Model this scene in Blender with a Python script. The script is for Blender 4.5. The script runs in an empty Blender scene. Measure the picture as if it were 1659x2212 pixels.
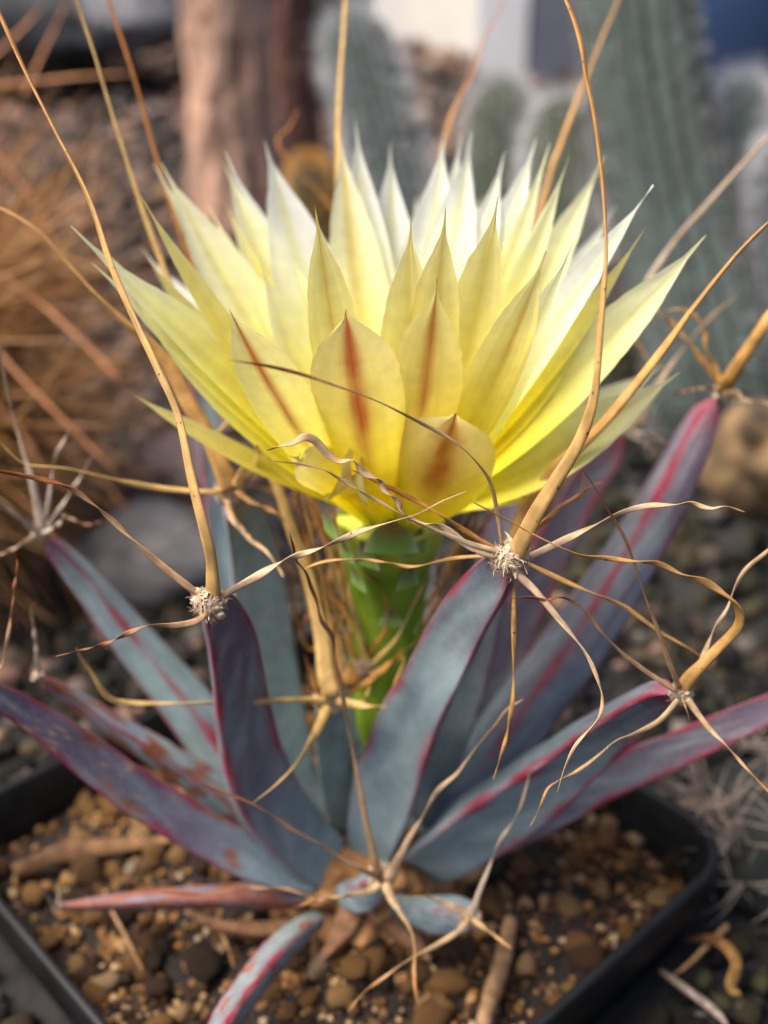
import bpy, math, random
from mathutils import Vector, Matrix, noise
random.seed(7)
S = 0.01                      # the scene is laid out in centimetres, Blender units are metres
scene = bpy.context.scene
col = scene.collection

# ------------------------------------------------------------------ camera
PITCH = math.radians(29.0); FPX = 2600.0
CAM = Vector((0.0, -14.43, 14.2))
cd = bpy.data.cameras.new('camera'); cam = bpy.data.objects.new('camera', cd); col.objects.link(cam)
cam.location = CAM * S
cam.rotation_euler = (math.radians(90) - PITCH, 0, 0)
cd.sensor_fit = 'VERTICAL'; cd.sensor_height = 24.0; cd.sensor_width = 18.0
cd.lens = FPX / 2212 * 24.0
cd.clip_start = 0.005; cd.clip_end = 60
cd.dof.use_dof = True; cd.dof.focus_distance = 13.0 * S; cd.dof.aperture_fstop = 10.5
scene.camera = cam

# ------------------------------------------------------------------ world, sun, exposure
SUN_EL, SUN_AZ = math.radians(60), math.radians(-100)      # azimuth from +Y (behind the flower) towards +X
w = bpy.data.worlds.new('World'); scene.world = w; w.use_nodes = True
nt = w.node_tree; sky = nt.nodes.new('ShaderNodeTexSky'); sky.sky_type = 'NISHITA'; sky.sun_disc = False
sky.sun_elevation = SUN_EL; sky.sun_rotation = SUN_AZ; sky.air_density = 0.7; sky.dust_density = 5.0; sky.ozone_density = 0.6
nt.links.new(sky.outputs[0], nt.nodes['Background'].inputs[0]); nt.nodes['Background'].inputs[1].default_value = 0.115
sd = bpy.data.lights.new('sun', 'SUN'); sd.energy = 2.9; sd.angle = math.radians(40); sd.color = (1.0, 0.92, 0.80)
so = bpy.data.objects.new('sun', sd); col.objects.link(so)
sdir = Vector((math.sin(SUN_AZ) * math.cos(SUN_EL), math.cos(SUN_AZ) * math.cos(SUN_EL), math.sin(SUN_EL)))
so.rotation_euler = (-sdir).to_track_quat('-Z', 'Y').to_euler(); so.location = sdir * 3
scene.view_settings.view_transform = 'Standard'; scene.view_settings.look = 'None'
scene.view_settings.exposure = 1.22; scene.view_settings.gamma = 1.0

# ------------------------------------------------------------------ helpers
cP, sP = math.cos(PITCH), math.sin(PITCH)
def P(px, py, d):
    """a measured direction and distance (cm) turned into a place (cm)"""
    r = (px - 829.5) / FPX * d; u = (1106 - py) / FPX * d
    return Vector((CAM.x + r, CAM.y + d * cP + u * sP, CAM.z - d * sP + u * cP))
def ray(px, py):
    return (P(px, py, 1.0) - CAM).normalized()
def G(px, py, z):
    """where that direction meets the level z"""
    r = ray(px, py); return CAM + r * ((z - CAM.z) / r.z)
def smooth(a, b, x):
    t = max(0.0, min(1.0, (x - a) / (b - a))); return t * t * (3 - 2 * t)
def mix(a, b, t): return tuple(a[i] * (1 - t) + b[i] * t for i in range(3))
def nz(x, y=0.0, z=0.0): return noise.noise(Vector((x, y, z)))

def tag(o, label=None, cat=None, group=None, kind=None):
    if label: o['label'] = label
    if cat: o['category'] = cat
    if group: o['group'] = group
    if kind: o['kind'] = kind
    return o
def empty(name, loc, label=None, cat=None, group=None):
    o = bpy.data.objects.new(name, None); col.objects.link(o); o.location = Vector(loc) * S
    o.empty_display_size = 0.01
    return tag(o, label, cat, group)
def mesh(name, vs, fs, mat, parent=None, cols=None, smoothf=True):
    """cm world coordinates -> one object; parented objects keep their world place"""
    org = Vector((0, 0, 0))
    if parent is not None:
        org = parent['_o'] if '_o' in parent else parent.location / S
        org = Vector(org)
    m = bpy.data.meshes.new(name)
    m.from_pydata([tuple((Vector(v) - org) * S) for v in vs], [], fs)
    if smoothf: m.polygons.foreach_set('use_smooth', [True] * len(m.polygons))
    if cols:
        a = m.color_attributes.new('Col', 'FLOAT_COLOR', 'POINT')
        a.data.foreach_set('color', [c for q in cols for c in (q[0], q[1], q[2], 1.0)])
    m.update(); m.materials.append(mat)
    o = bpy.data.objects.new(name, m); col.objects.link(o)
    if parent is not None: o.parent = parent
    ROOT[o.name] = org
    return o
ROOT = {}
def sub(name, vs, fs, mat, part, cols=None, smoothf=True):
    """a child of a part whose own origin sits at its thing's origin"""
    org = ROOT[part.name]
    m = bpy.data.meshes.new(name)
    m.from_pydata([tuple((Vector(v) - org) * S) for v in vs], [], fs)
    if smoothf: m.polygons.foreach_set('use_smooth', [True] * len(m.polygons))
    if cols:
        a = m.color_attributes.new('Col', 'FLOAT_COLOR', 'POINT')
        a.data.foreach_set('color', [c for q in cols for c in (q[0], q[1], q[2], 1.0)])
    m.materials.append(mat)
    o = bpy.data.objects.new(name, m); col.objects.link(o); o.parent = part
    return o

def curve(pts, n):
    """Catmull-Rom through rows of numbers, n+1 samples, even in arc length"""
    p = [tuple(q) for q in pts]
    k = len(p[0]); ext = [tuple(2 * p[0][i] - p[1][i] for i in range(k))] + p + [tuple(2 * p[-1][i] - p[-2][i] for i in range(k))]
    dense = []
    for s in range(len(p) - 1):
        a, b, c, d = ext[s:s + 4]
        for j in range(10):
            t = j / 10.0
            dense.append(tuple(0.5 * (2 * b[i] + (c[i] - a[i]) * t + (2 * a[i] - 5 * b[i] + 4 * c[i] - d[i]) * t * t
                        + (3 * b[i] - a[i] - 3 * c[i] + d[i]) * t ** 3) for i in range(k)))
    dense.append(p[-1])
    L = [0.0]
    for i in range(1, len(dense)):
        L.append(L[-1] + (Vector(dense[i][:3]) - Vector(dense[i - 1][:3])).length)
    out = []; j = 0
    for s in range(n + 1):
        t = L[-1] * s / n
        while j < len(L) - 2 and L[j + 1] < t: j += 1
        f = 0 if L[j + 1] == L[j] else (t - L[j]) / (L[j + 1] - L[j])
        out.append(tuple(dense[j][i] * (1 - f) + dense[j + 1][i] * f for i in range(k)))
    return out

# ------------------------------------------------------------------ materials
def newmat(name):
    m = bpy.data.materials.new(name); m.use_nodes = True
    return m, m.node_tree.nodes, m.node_tree.links, m.node_tree.nodes['Principled BSDF']
def texnoise(N, L, scale, detail=3.0, coord='Object', dist=0.0, vec=None):
    tc = N.new('ShaderNodeTexCoord'); t = N.new('ShaderNodeTexNoise')
    t.inputs['Scale'].default_value = scale; t.inputs['Detail'].default_value = detail; t.inputs['Distortion'].default_value = dist
    if vec:
        mp = N.new('ShaderNodeMapping'); mp.inputs['Scale'].default_value = vec
        L.new(tc.outputs[coord], mp.inputs[0]); L.new(mp.outputs[0], t.inputs[0])
    else: L.new(tc.outputs[coord], t.inputs[0])
    return t
def ramp(N, L, src, stops):
    r = N.new('ShaderNodeValToRGB'); e = r.color_ramp.elements
    while len(e) < len(stops): e.new(0.5)
    for i, (p, c) in enumerate(stops): e[i].position = p; e[i].color = (c[0], c[1], c[2], 1)
    L.new(src, r.inputs[0]); return r
def mixc(N, L, a, b, f, mode='MIX'):
    m = N.new('ShaderNodeMix'); m.data_type = 'RGBA'; m.blend_type = mode
    for s, v in ((m.inputs[6], a), (m.inputs[7], b)):
        if isinstance(v, tuple): s.default_value = (v[0], v[1], v[2], 1)
        else: L.new(v, s)
    if isinstance(f, float): m.inputs[0].default_value = f
    else: L.new(f, m.inputs[0])
    return m.outputs[2]
def bump(N, L, h, strength, dist, b):
    k = N.new('ShaderNodeBump'); k.inputs['Strength'].default_value = strength; k.inputs['Distance'].default_value = dist
    L.new(h, k.inputs['Height']); L.new(k.outputs[0], b.inputs['Normal']); return k
def simple(name, c, rough=0.7, nscale=None, var=0.4, bmp=0.0, bd=0.001, spec=0.5):
    m, N, L, b = newmat(name)
    b.inputs['Roughness'].default_value = rough; b.inputs['Specular IOR Level'].default_value = spec
    if nscale:
        t = texnoise(N, L, nscale, 5)
        r = ramp(N, L, t.outputs[0], [(0.3, tuple(x * (1 - var) for x in c)), (0.7, tuple(min(1, x * (1 + var)) for x in c))])
        L.new(r.outputs[0], b.inputs['Base Color'])
        if bmp: bump(N, L, t.outputs[0], bmp, bd, b)
    else: b.inputs['Base Color'].default_value = (*c, 1)
    return m
def colmat(name, rough, spec, nscale, amt, bmp, bd, translucent=0.0, vec=None, speck=None):
    """pigment painted per vertex, broken up by fine noise"""
    m, N, L, b = newmat(name)
    a = N.new('ShaderNodeAttribute'); a.attribute_name = 'Col'
    t = texnoise(N, L, nscale, 4, vec=vec)
    r = ramp(N, L, t.outputs[0], [(0.25, (1 - amt,) * 3), (0.75, (1 + amt * 0.6,) * 3)])
    c = mixc(N, L, a.outputs['Color'], r.outputs[0], 1.0, 'MULTIPLY')
    if speck:
        t2 = texnoise(N, L, speck[0], 2, vec=speck[3] if len(speck) > 3 else None)
        r2 = ramp(N, L, t2.outputs[0], [(speck[1], (0, 0, 0)), (speck[1] + 0.05, (1, 1, 1))])
        c = mixc(N, L, c, speck[2], r2.outputs[0])
    L.new(c, b.inputs['Base Color'])
    b.inputs['Roughness'].default_value = rough; b.inputs['Specular IOR Level'].default_value = spec
    if bmp: bump(N, L, t.outputs[0], bmp, bd, b)
    if translucent:
        tr = N.new('ShaderNodeBsdfTranslucent'); mx = N.new('ShaderNodeMixShader'); mx.inputs[0].default_value = translucent
        L.new(c, tr.inputs[0]); L.new(b.outputs[0], mx.inputs[1]); L.new(tr.outputs[0], mx.inputs[2])
        L.new(mx.outputs[0], N['Material Output'].inputs[0])
    return m

M_tub = colmat('waxy_tubercle_skin', 0.6, 0.3, 500, 0.17, 0.2, 0.0003, speck=(4200, 0.66, (0.40, 0.42, 0.44)))
M_petal = colmat('petal', 0.45, 0.3, 500, 0.10, 0.12, 0.0002, translucent=0.6)
M_spine = colmat('straw_spine', 0.5, 0.4, 500, 0.30, 0.35, 0.0002, translucent=0.22, speck=(1500, 0.69, (0.07, 0.03, 0.012)))
M_tube = colmat('flower_tube', 0.65, 0.25, 700, 0.15, 0.1, 0.0002, translucent=0.12)
M_dry = colmat('dry_skin', 0.8, 0.2, 450, 0.5, 0.8, 0.0008)
M_wool = simple('areole_wool', (0.50, 0.38, 0.27), 1.0, 1500, 0.35, 0.6, 0.0003, 0.2)
M_plastic = simple('black_pot_plastic', (0.006, 0.006, 0.0065), 0.5, 160, 0.5, 0.15, 0.0003, 0.25)
M_body = simple('grey_green_cactus_body', (0.022, 0.034, 0.031), 0.8, 150, 0.5)
M_body2 = simple('olive_cactus_body', (0.028, 0.040, 0.018), 0.8, 150, 0.5)
M_hair = simple('white_cactus_wool', (0.55, 0.55, 0.57), 0.9)
M_hair2 = simple('brownish_cactus_bristles', (0.22, 0.165, 0.14), 0.9)
M_rust = colmat('rust_spine', 0.55, 0.35, 300, 0.3, 0.0, 0.0005, translucent=0.15)

def stonemat(name, stops, scale, darkbelow=None):
    m, N, L, b = newmat(name)
    g = N.new('ShaderNodeNewGeometry'); oi = N.new('ShaderNodeObjectInfo')
    ad = N.new('ShaderNodeMath'); ad.operation = 'ADD'; L.new(g.outputs['Random Per Island'], ad.inputs[0]); L.new(oi.outputs['Random'], ad.inputs[1])
    fr = N.new('ShaderNodeMath'); fr.operation = 'FRACT'; L.new(ad.outputs[0], fr.inputs[0])
    r = ramp(N, L, fr.outputs[0], stops)
    t = texnoise(N, L, scale, 6)
    r2 = ramp(N, L, t.outputs[0], [(0.3, (0.45, 0.42, 0.4)), (0.65, (1.25, 1.2, 1.15))])
    L.new(mixc(N, L, r.outputs[0], r2.outputs[0], 1.0, 'MULTIPLY'), b.inputs['Base Color'])
    b.inputs['Roughness'].default_value = 0.85; b.inputs['Specular IOR Level'].default_value = 0.25
    bump(N, L, t.outputs[0], 0.8, 0.0006, b)
    return m
M_pumice = stonemat('tan_potting_stones', [(0.0, (0.0144, 0.0079, 0.0043)), (0.38, (0.0504, 0.0252, 0.0101)), (0.55, (0.1584, 0.0792, 0.0252)),
                    (0.8, (0.2016, 0.1044, 0.0324)), (0.93, (0.33, 0.22, 0.10)), (1.0, (0.3240, 0.2592, 0.1728))], 420)
M_gravel = stonemat('pinkish_grey_gravel', [(0.0, (0.0124, 0.0112, 0.0124)), (0.4, (0.0434, 0.0372, 0.0372)), (0.55, (0.1364, 0.0868, 0.0682)),
                    (0.78, (0.2604, 0.1550, 0.1085)), (0.9, (0.1612, 0.1426, 0.1364)), (1.0, (0.2604, 0.1736, 0.0806))], 160)
M_moss = stonemat('mossy_dark_gravel', [(0.0, (0.0044, 0.0044, 0.0044)), (0.5, (0.0138, 0.0127, 0.0099)), (0.7, (0.0303, 0.0303, 0.0121)),
                    (0.9, (0.0495, 0.0358, 0.0193)), (1.0, (0.0825, 0.0770, 0.0715))], 200)

# ------------------------------------------------------------------ builders
def stonemesh(name, mat, seed, detail=1):
    import bmesh
    bm = bmesh.new(); bmesh.ops.create_icosphere(bm, subdivisions=detail, radius=1)
    rs = random.Random(seed); sx, sy, sz = rs.uniform(0.8, 1.2), rs.uniform(0.7, 1.1), rs.uniform(0.55, 0.85)
    for v in bm.verts:
        n = noise.noise(v.co * 1.1 + Vector((seed * 3.1, 0, 0)))
        k = 1 + 0.5 * n + 0.28 * noise.noise(v.co * 2.7 + Vector((0, seed, 0)))
        v.co = Vector((v.co.x * sx, v.co.y * sy, v.co.z * sz)) * k
    planes = [(Vector((rs.gauss(0, 1), rs.gauss(0, 1), rs.gauss(0, 1))).normalized(), rs.uniform(0.42, 0.75)) for _ in range(9)]
    for v in bm.verts:
        for pn, pd in planes:
            e = v.co.dot(pn) - pd
            if e > 0: v.co -= pn * e * 0.9
    for f in bm.faces: f.smooth = True
    m = bpy.data.meshes.new(name); bm.to_mesh(m); bm.free(); m.materials.append(mat); return m
def stonefield(parent, name, items, mat, stuffname, stufflabel, nparts=290, detail=1):
    """items: (x, y, z, radius cm). The largest in the picture become stones of their own, the rest one part."""
    protos = [stonemesh(name, mat, k, detail) for k in range(10)]
    def seen(it):
        v = Vector(it[:3]) - CAM; d = v.y * cP - v.z * sP
        if d <= 1: return -1
        px = v.x / d * FPX; py = (v.y * sP + v.z * cP) / d * FPX
        return it[3] / d if abs(px) < 860 and abs(py) < 1150 else -1
    items = sorted(items, key=seen, reverse=True)
    org = parent.location / S
    for i, it in enumerate(items[:nparts]):
        o = bpy.data.objects.new(name, protos[i % 10]); col.objects.link(o); o.parent = parent
        o.location = (Vector(it[:3]) - org) * S; r = it[3] * S
        o.scale = (r, r, r); o.rotation_euler = (random.uniform(-.5, .5), random.uniform(-.5, .5), random.uniform(0, 6.3))
    vs, fs = [], []
    for i, it in enumerate(items[nparts:]):
        m = protos[i % 10]; a = random.uniform(0, 6.3); rot = Matrix.Rotation(a, 3, 'Z') @ Matrix.Rotation(random.uniform(-.6, .6), 3, 'X')
        b = len(vs)
        for v in m.vertices: vs.append(Vector(it[:3]) + rot @ v.co * it[3])
        for p in m.polygons: fs.append(tuple(b + q for q in p.vertices))
    if vs:
        o = mesh(stuffname, vs, fs, mat, parent); tag(o, stufflabel, kind='stuff')

def spinegeo(pts, twist=3.0, flat=0.35, n=None, c0=(0.45, 0.3, 0.14), c1=(0.35, 0.17, 0.05), seed=0, k=10, groove=0.0, paper=0.0):
    """pts: (x,y,z,width cm). A flattened, tapering, twisting spine."""
    n = n or max(12, min(90, 9 * len(pts)))
    c = curve(pts, n); vs, fs, cs = [], [], []
    up = None
    for i in range(n + 1):
        p = Vector(c[i][:3]); t = (Vector(c[min(n, i + 1)][:3]) - Vector(c[max(0, i - 1)][:3])).normalized()
        toc = (CAM - p).normalized()
        side = t.cross(toc)
        if side.length < 1e-4: side = t.cross(Vector((0, 0, 1)))
        side.normalize()
        if up is not None and side.dot(up) < 0: side = -side
        up = side
        nn = side.cross(t).normalized()
        u = i / n
        a = 0.35 * math.sin(seed) + twist * (smooth(0.12, 1, u)) * math.pi * (0.8 + 0.3 * math.sin(seed * 1.7 + u * 4))
        w = max(0.004, c[i][3]) * 0.5
        w *= 1 + 0.22 * nz(u * 9, seed * 1.3) * min(1, paper + .4)
        wf = w * (1 + 0.08 * min(1, abs(twist)) * smooth(0.1, 0.3, u))
        A = side * math.cos(a) + nn * math.sin(a); B = nn * math.cos(a) - side * math.sin(a)
        p = p + nn * w * 0.5 * nz(u * 6, seed + 9)
        f = flat + (0.8 - flat) * (1 - smooth(0, 0.12, u))
        tm = nz(u * 7 + seed * 2.1, seed); cc = mix(c0, c1, max(0, min(1, smooth(0.25, 0.95, u) + 0.35 * tm)))
        for j in range(k):
            th = 2 * math.pi * j / k
            r2 = 1 - groove * math.exp(-((th - math.pi / 2) ** 2) * 4)
            vs.append(p + A * math.cos(th) * wf + B * math.sin(th) * w * f * r2)
            sk = 1 + 0.5 * nz(j * 1.7 + seed, u * 14) + 0.25 * nz(u * 40, j * 0.9, seed)
            cs.append(tuple(x * sk for x in cc))
    for i in range(n):
        for j in range(k):
            a, b = i * k + j, i * k + (j + 1) % k
            fs.append((a, b, b + k, a + k))
    fs.append(tuple(range(k - 1, -1, -1))); fs.append(tuple(n * k + j for j in range(k)))
    return vs, fs, cs

SC = {'c': ((0.66, 0.40, 0.14), (0.50, 0.22, 0.04)), 's': ((0.56, 0.38, 0.20), (0.50, 0.24, 0.07)), 'g': ((0.50, 0.40, 0.31), (0.42, 0.30, 0.20)), 'o': ((0.56, 0.27, 0.06), (0.40, 0.14, 0.02)),
      'r': ((0.52, 0.32, 0.17), (0.28, 0.085, 0.02)), 'b': ((0.60, 0.33, 0.10), (0.56, 0.30, 0.09)), 'y': ((0.72, 0.47, 0.16), (0.62, 0.40, 0.14)),
      'p': ((0.60, 0.42, 0.26), (0.58, 0.37, 0.19))}
scount = [0]
def spine(part, name, pts, d0, d1, w0, w1=None, wm=None, c='s', twist=2.0, flat=0.35, dm=None, groove=0.0, paper=0.3, tip=1.5):
    """pts in picture measures; depth runs d0 -> (dm) -> d1; width in the same measure"""
    n = len(pts); rows = []
    if w1 is None: w1 = w0 * 0.4
    scount[0] += 1
    for i, q in enumerate(pts):
        t = i / (n - 1)
        d = d0 + (d1 - d0) * t if dm is None else (1 - t) ** 2 * d0 + 2 * t * (1 - t) * dm + t * t * d1
        wd = (w0 + (w1 - w0) * t) if wm is None else ((1 - t) * w0 + t * w1 + 4 * t * (1 - t) * (wm - (w0 + w1) / 2))
        if len(q) > 2: wd = q[2]
        if i == n - 1 and tip is not None: wd = tip
        v = P(q[0], q[1], d); rows.append((v.x, v.y, v.z, wd / FPX * d))
    c0, c1 = (tuple(x * 0.84 for x in q) for q in SC[c])
    vs, fs, cs = spinegeo(rows, twist, flat, c0=c0, c1=c1, seed=scount[0] * 1.37, groove=groove, paper=paper)
    return sub(name, vs, fs, M_spine, part, cs)

def areole(part, px, py, d, r, seed=1, hairs=70, dirn=None):
    c = P(px, py, d); R = 1.12 * r / FPX * d; vs, fs = [], []
    rs = random.Random(seed)
    m = PROTO_ST
    for k in range(14):
        o = c + Vector((rs.uniform(-1, 1), rs.uniform(-.6, .6), rs.uniform(-.8, .8))) * R * 0.6; q = R * rs.uniform(0.3, 0.52)
        rot = Matrix.Rotation(rs.uniform(0, 6), 3, 'Z') @ Matrix.Rotation(rs.uniform(0, 6), 3, 'X'); b = len(vs)
        for v in m.vertices: vs.append(o + rot @ v.co * q)
        for p in m.polygons: fs.append(tuple(b + i for i in p.vertices))
    for k in range(hairs * 8):                               # matted wool: short curled hairs and a few papery flakes
        dr = Vector((rs.gauss(0, 1), rs.gauss(0, 1), rs.gauss(0, 1))).normalized()
        a = c + dr * R * rs.uniform(0.5, 0.8); tn = dr.cross(Vector((rs.gauss(0, 1), rs.gauss(0, 1), rs.gauss(0, 1)))).normalized()
        wd = R * (rs.choice((0.07, 0.10)) if k % 20 == 0 else 0.02); s = dr.cross(tn).normalized() * wd
        b = len(vs); p = a; h = (dr * 0.12 + tn).normalized(); n = 4; st = R * rs.uniform(0.08, 0.15)
        cv = Vector((rs.gauss(0, 1), rs.gauss(0, 1), rs.gauss(0, 1))) * 0.45
        for i in range(n + 1):
            w_ = 1 - i / n * .7; vs += [p - s * w_, p + s * w_]; p = p + h * st; h = (h + cv - dr * 0.3).normalized()
        for i in range(n): fs.append((b + 2 * i, b + 2 * i + 1, b + 2 * i + 3, b + 2 * i + 2))
    return sub('areole', vs, fs, M_wool, part)
PROTO_ST = stonemesh('lump', M_wool, 3, 1)

BLUE, BLUE2, PURP, CRIM = (0.165, 0.25, 0.275), (0.25, 0.34, 0.35), (0.125, 0.095, 0.13), (0.25, 0.015, 0.045)
def tubercle(plant, rows, dtip, dbase, roll=0, pur=0.2, red=0.5, depthk=0.8, dry=0.0, dcurve=1.0, lab=None, spots=False, seed=0, endcap=0.35, base=BLUE):
    n, e = 56, 14
    pts = []
    m = len(rows)
    for i, (x, y, wd) in enumerate(rows):
        t = (i / (m - 1)) ** dcurve; d = dtip + (dbase - dtip) * t; v = P(x, y, d); pts.append((v.x, v.y, v.z, wd * 0.5 / FPX * d))
    c = curve(pts, n); vs, fs, cs = [], [], []
    prev = None; K = 3 * e
    for i in range(n + 1):
        p = Vector(c[i][:3]); t = (Vector(c[min(n, i + 1)][:3]) - Vector(c[max(0, i - 1)][:3])).normalized()
        side = t.cross((CAM - p).normalized()).normalized()
        if prev is not None and side.dot(prev) < 0: side = -side
        prev = side; nn = side.cross(t)
        if nn.dot(CAM - p) < 0: nn = -nn
        a = math.radians(roll if isinstance(roll, (int, float)) else roll[0] + (roll[1] - roll[0]) * i / n)
        A = side * math.cos(a) + nn * math.sin(a); B = nn * math.cos(a) - side * math.sin(a)
        u = i / n; w = c[i][3]
        w *= 1 + 0.035 * nz(u * 7, seed * 2.0) + (0.05 if dry else 0.0) * nz(u * 22, seed)
        sc = min(1, endcap + (1 - endcap) * math.sqrt(min(1, u / 0.035)))
        w *= sc
        if abs(a) < 1.1: w /= math.cos(a) ** 0.7
        dz = depthk * w * 1.25
        tri = [Vector((w, 0.18 * w)), Vector((-w, 0.18 * w)), Vector((0, -dz))]
        p = p + nn * (-0.25 * w)
        for s in range(3):
            q0, q1 = tri[s], tri[(s + 1) % 3]
            for j in range(e):
                f = j / e; q = q0.lerp(q1, f)
                bulge = math.sin(math.pi * f)
                nrm = Vector((q1.y - q0.y, -(q1.x - q0.x))).normalized() * -1
                cen = Vector((0, -dz * 0.25))
                if nrm.dot(q - cen) < 0: nrm = -nrm
                k = (-0.10 if s == 0 else 0.16) * w
                q = q + nrm * bulge * k
                near = min(f, 1 - f)
                q = q * (1 - 0.10 * (1 - smooth(0, 0.07, near)))
                q = q + nrm * w * 0.035 * nz(u * 9, f * 3 + s * 5, seed)
                vs.append(p + A * q.x + B * q.y)
                # pigment
                pl = u * 14
                bl = mix(base, BLUE2 if not dry else tuple(x*1.25 for x in base), 0.5 + 0.9 * nz(pl * .6, f * 2 + s, seed + 3.3))
                pp = max(0, min(1, pur + (1 - smooth(0.0, 0.45, u)) * 0.65 * (0.4 + pur) + 0.35 * nz(pl * .4, f * 3 + s * 2, seed)))
                cc = mix(bl, PURP, pp * (1 - 0.8 * smooth(0.55, 1, u)))
                rd = red * (1 - 0.8 * smooth(0.5, 0.95, u)) * (1 if s != 2 or True else 1)
                ev = max(0.15, 0.75 + 1.1 * nz(pl * .7, (s if f < .5 else (s + 1) % 3) * 3.3, seed + 2))
                edge = (1 - smooth(0.01 + 0.05 * rd * ev, 0.08 + 0.16 * rd * ev, near + 0.02 * nz(pl * 2.6, s * 3, seed)))
                cc = mix(cc, CRIM, min(1, edge * min(1, (0.12 + rd * 1.0) * (0.5 + 0.5 * ev))))
                cc = mix(cc, (0.36, 0.42, 0.44), 0.30 * max(0, nz(pl * .9 + f * 4, f * 3.5 + s, seed + 8)) * 2)
                tp = (1 - smooth(0.0, 0.09, u + 0.02 * nz(f * 9, s, seed))) * 0.75 * min(1, red + 0.3)
                cc = mix(cc, (0.22, 0.015, 0.05), tp)
                if dry:
                    dn = smooth(0.35, 0.65, 0.5 + 0.9 * nz(pl * 0.8, f * 2.5 + s * 3, seed + 7) + (dry - 0.5) * 1.2)
                    cc = mix(cc, mix((0.13, 0.05, 0.025), (0.30, 0.17, 0.09), 0.5 + nz(pl * 3, f * 5, seed)), dn)
                    if 0 < dry < 0.8: cc = mix(cc, (0.20, 0.03, 0.025), 0.5 * dn)
                if spots and s == 0:
                    sp = nz(u * 60, f * 7, 4.4)
                    if sp > 0.47 and 0.1 < u < 0.5: cc = mix(cc, (0.42, 0.27, 0.17), 0.7)
                cs.append(cc)
    for i in range(n):
        for j in range(K):
            a, b = i * K + j, i * K + (j + 1) % K
            fs.append((a, b, b + K, a + K))
    fs.append(tuple(range(K - 1, -1, -1))); fs.append(tuple(n * K + j for j in range(K)))
    o = mesh('tubercle', vs, fs, M_dry if dry > 0.8 else M_tub, plant, cs)
    if lab: o['label'] = lab
    return o

# ------------------------------------------------------------------ pot, soil, ground
POTC = Vector((-0.86, 0.30)); AX = Vector((0.733, 0.68)); AY = Vector((-0.68, 0.733)); PH = 4.78; GZ = -4.0; SOILZ = -1.05
def rsq(h, r, n=8):
    out = []
    for k, (sx, sy) in enumerate(((1, 1), (-1, 1), (-1, -1), (1, -1))):
        for i in range(n + 1):
            a = math.pi / 2 * (k + i / n)
            out.append(Vector((sx * (h - r) + r * math.cos(a), sy * (h - r) + r * math.sin(a))))
    return out
def loopz(h, r, z, n=8):
    return [Vector((POTC.x + (AX * q.x + AY * q.y).x, POTC.y + (AX * q.x + AY * q.y).y, z)) for q in rsq(h, r, n)]
def stack(loops):
    vs, fs = [], []; K = len(loops[0])
    for l in loops: vs += l
    for i in range(len(loops) - 1):
        for j in range(K):
            a, b = i * K + j, i * K + (j + 1) % K
            fs.append((a, b, b + K, a + K))
    return vs, fs
pot = empty('plant_pot', (POTC.x, POTC.y, GZ - 1), 'square black plastic pot with rounded corners holding the flowering cactus', 'pot')
v, f = stack([loopz(PH-.9, 0.8, -6), loopz(PH-.2, 1.0, -0.72), loopz(PH-.28, 1.0, -0.72), loopz(PH-1, 0.8, -6)])
mesh('pot_wall', v, f, M_plastic, pot, smoothf=False)
v, f = stack([loopz(PH-.28, 1.0, -0.75), loopz(PH-.04, 1.05, -0.78), loopz(PH, 1.08, -0.70), loopz(PH, 1.08, -0.06), loopz(PH-.03, 1.05, 0.0), loopz(PH-.13, 0.98, 0.0), loopz(PH-.17, 0.95, -0.05), loopz(PH-.26, 0.95, -0.75)])
mesh('rim', v, f, M_plastic, pot)
def in_pot(x, y, h=4.2):
    q = Vector((x, y)) - POTC; return abs(q.dot(AX)) < h and abs(q.dot(AY)) < h

M_soil = simple('dark_potting_soil', (0.012, 0.007, 0.005), 0.95, 900, 0.6, 1.0, 0.002)
soil = empty('potting_soil', (POTC.x, POTC.y, SOILZ)); tag(soil, 'dark potting soil topped with tan gravel inside the black pot', kind='structure')
def soilz(x, y):
    q = (Vector((x, y)) - POTC).length
    return SOILZ + 0.25 * math.exp(-q * q / 6) + 0.13 * nz(x * 0.9, y * 0.9)
vs, fs = [], []
N_ = 40
for i in range(N_ + 1):
    for j in range(N_ + 1):
        a = (i / N_ * 2 - 1) * 4.5; b = (j / N_ * 2 - 1) * 4.5; q = POTC + AX * a + AY * b
        vs.append(Vector((q.x, q.y, soilz(q.x, q.y))))
for i in range(N_):
    for j in range(N_):
        a = i * (N_ + 1) + j; fs.append((a, a + N_ + 1, a + N_ + 2, a + 1))
mesh('soil_surface', vs, fs, M_soil, soil)
items = []
rs = random.Random(5)
def inside(a, b):
    h, r = 4.45, 0.95
    ex, ey = max(0, abs(a) - (h - r)), max(0, abs(b) - (h - r))
    return ex * ex + ey * ey < r * r and abs(a) < h and abs(b) < h
for k in range(7500):
    a, b = rs.uniform(-4.4, 4.4), rs.uniform(-4.4, 4.4)
    if not inside(a, b): continue
    q = POTC + AX * a + AY * b
    u = rs.random(); r = 0.035 + 0.075 * u ** 1.5
    clump = nz(q.x * 0.55 + 3, q.y * 0.55)
    if k < 900: r = 0.09 + 0.22 * rs.random() ** 1.6
    if k < 60: r = rs.uniform(0.24, 0.36)
    if k >= 900 and clump < -0.18 and rs.random() < 0.65: continue
    if k < 900 and clump < -0.05 and rs.random() < 0.6: continue
    items.append((q.x, q.y, soilz(q.x, q.y) + r * rs.uniform(0.05, 0.55), r))
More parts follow.
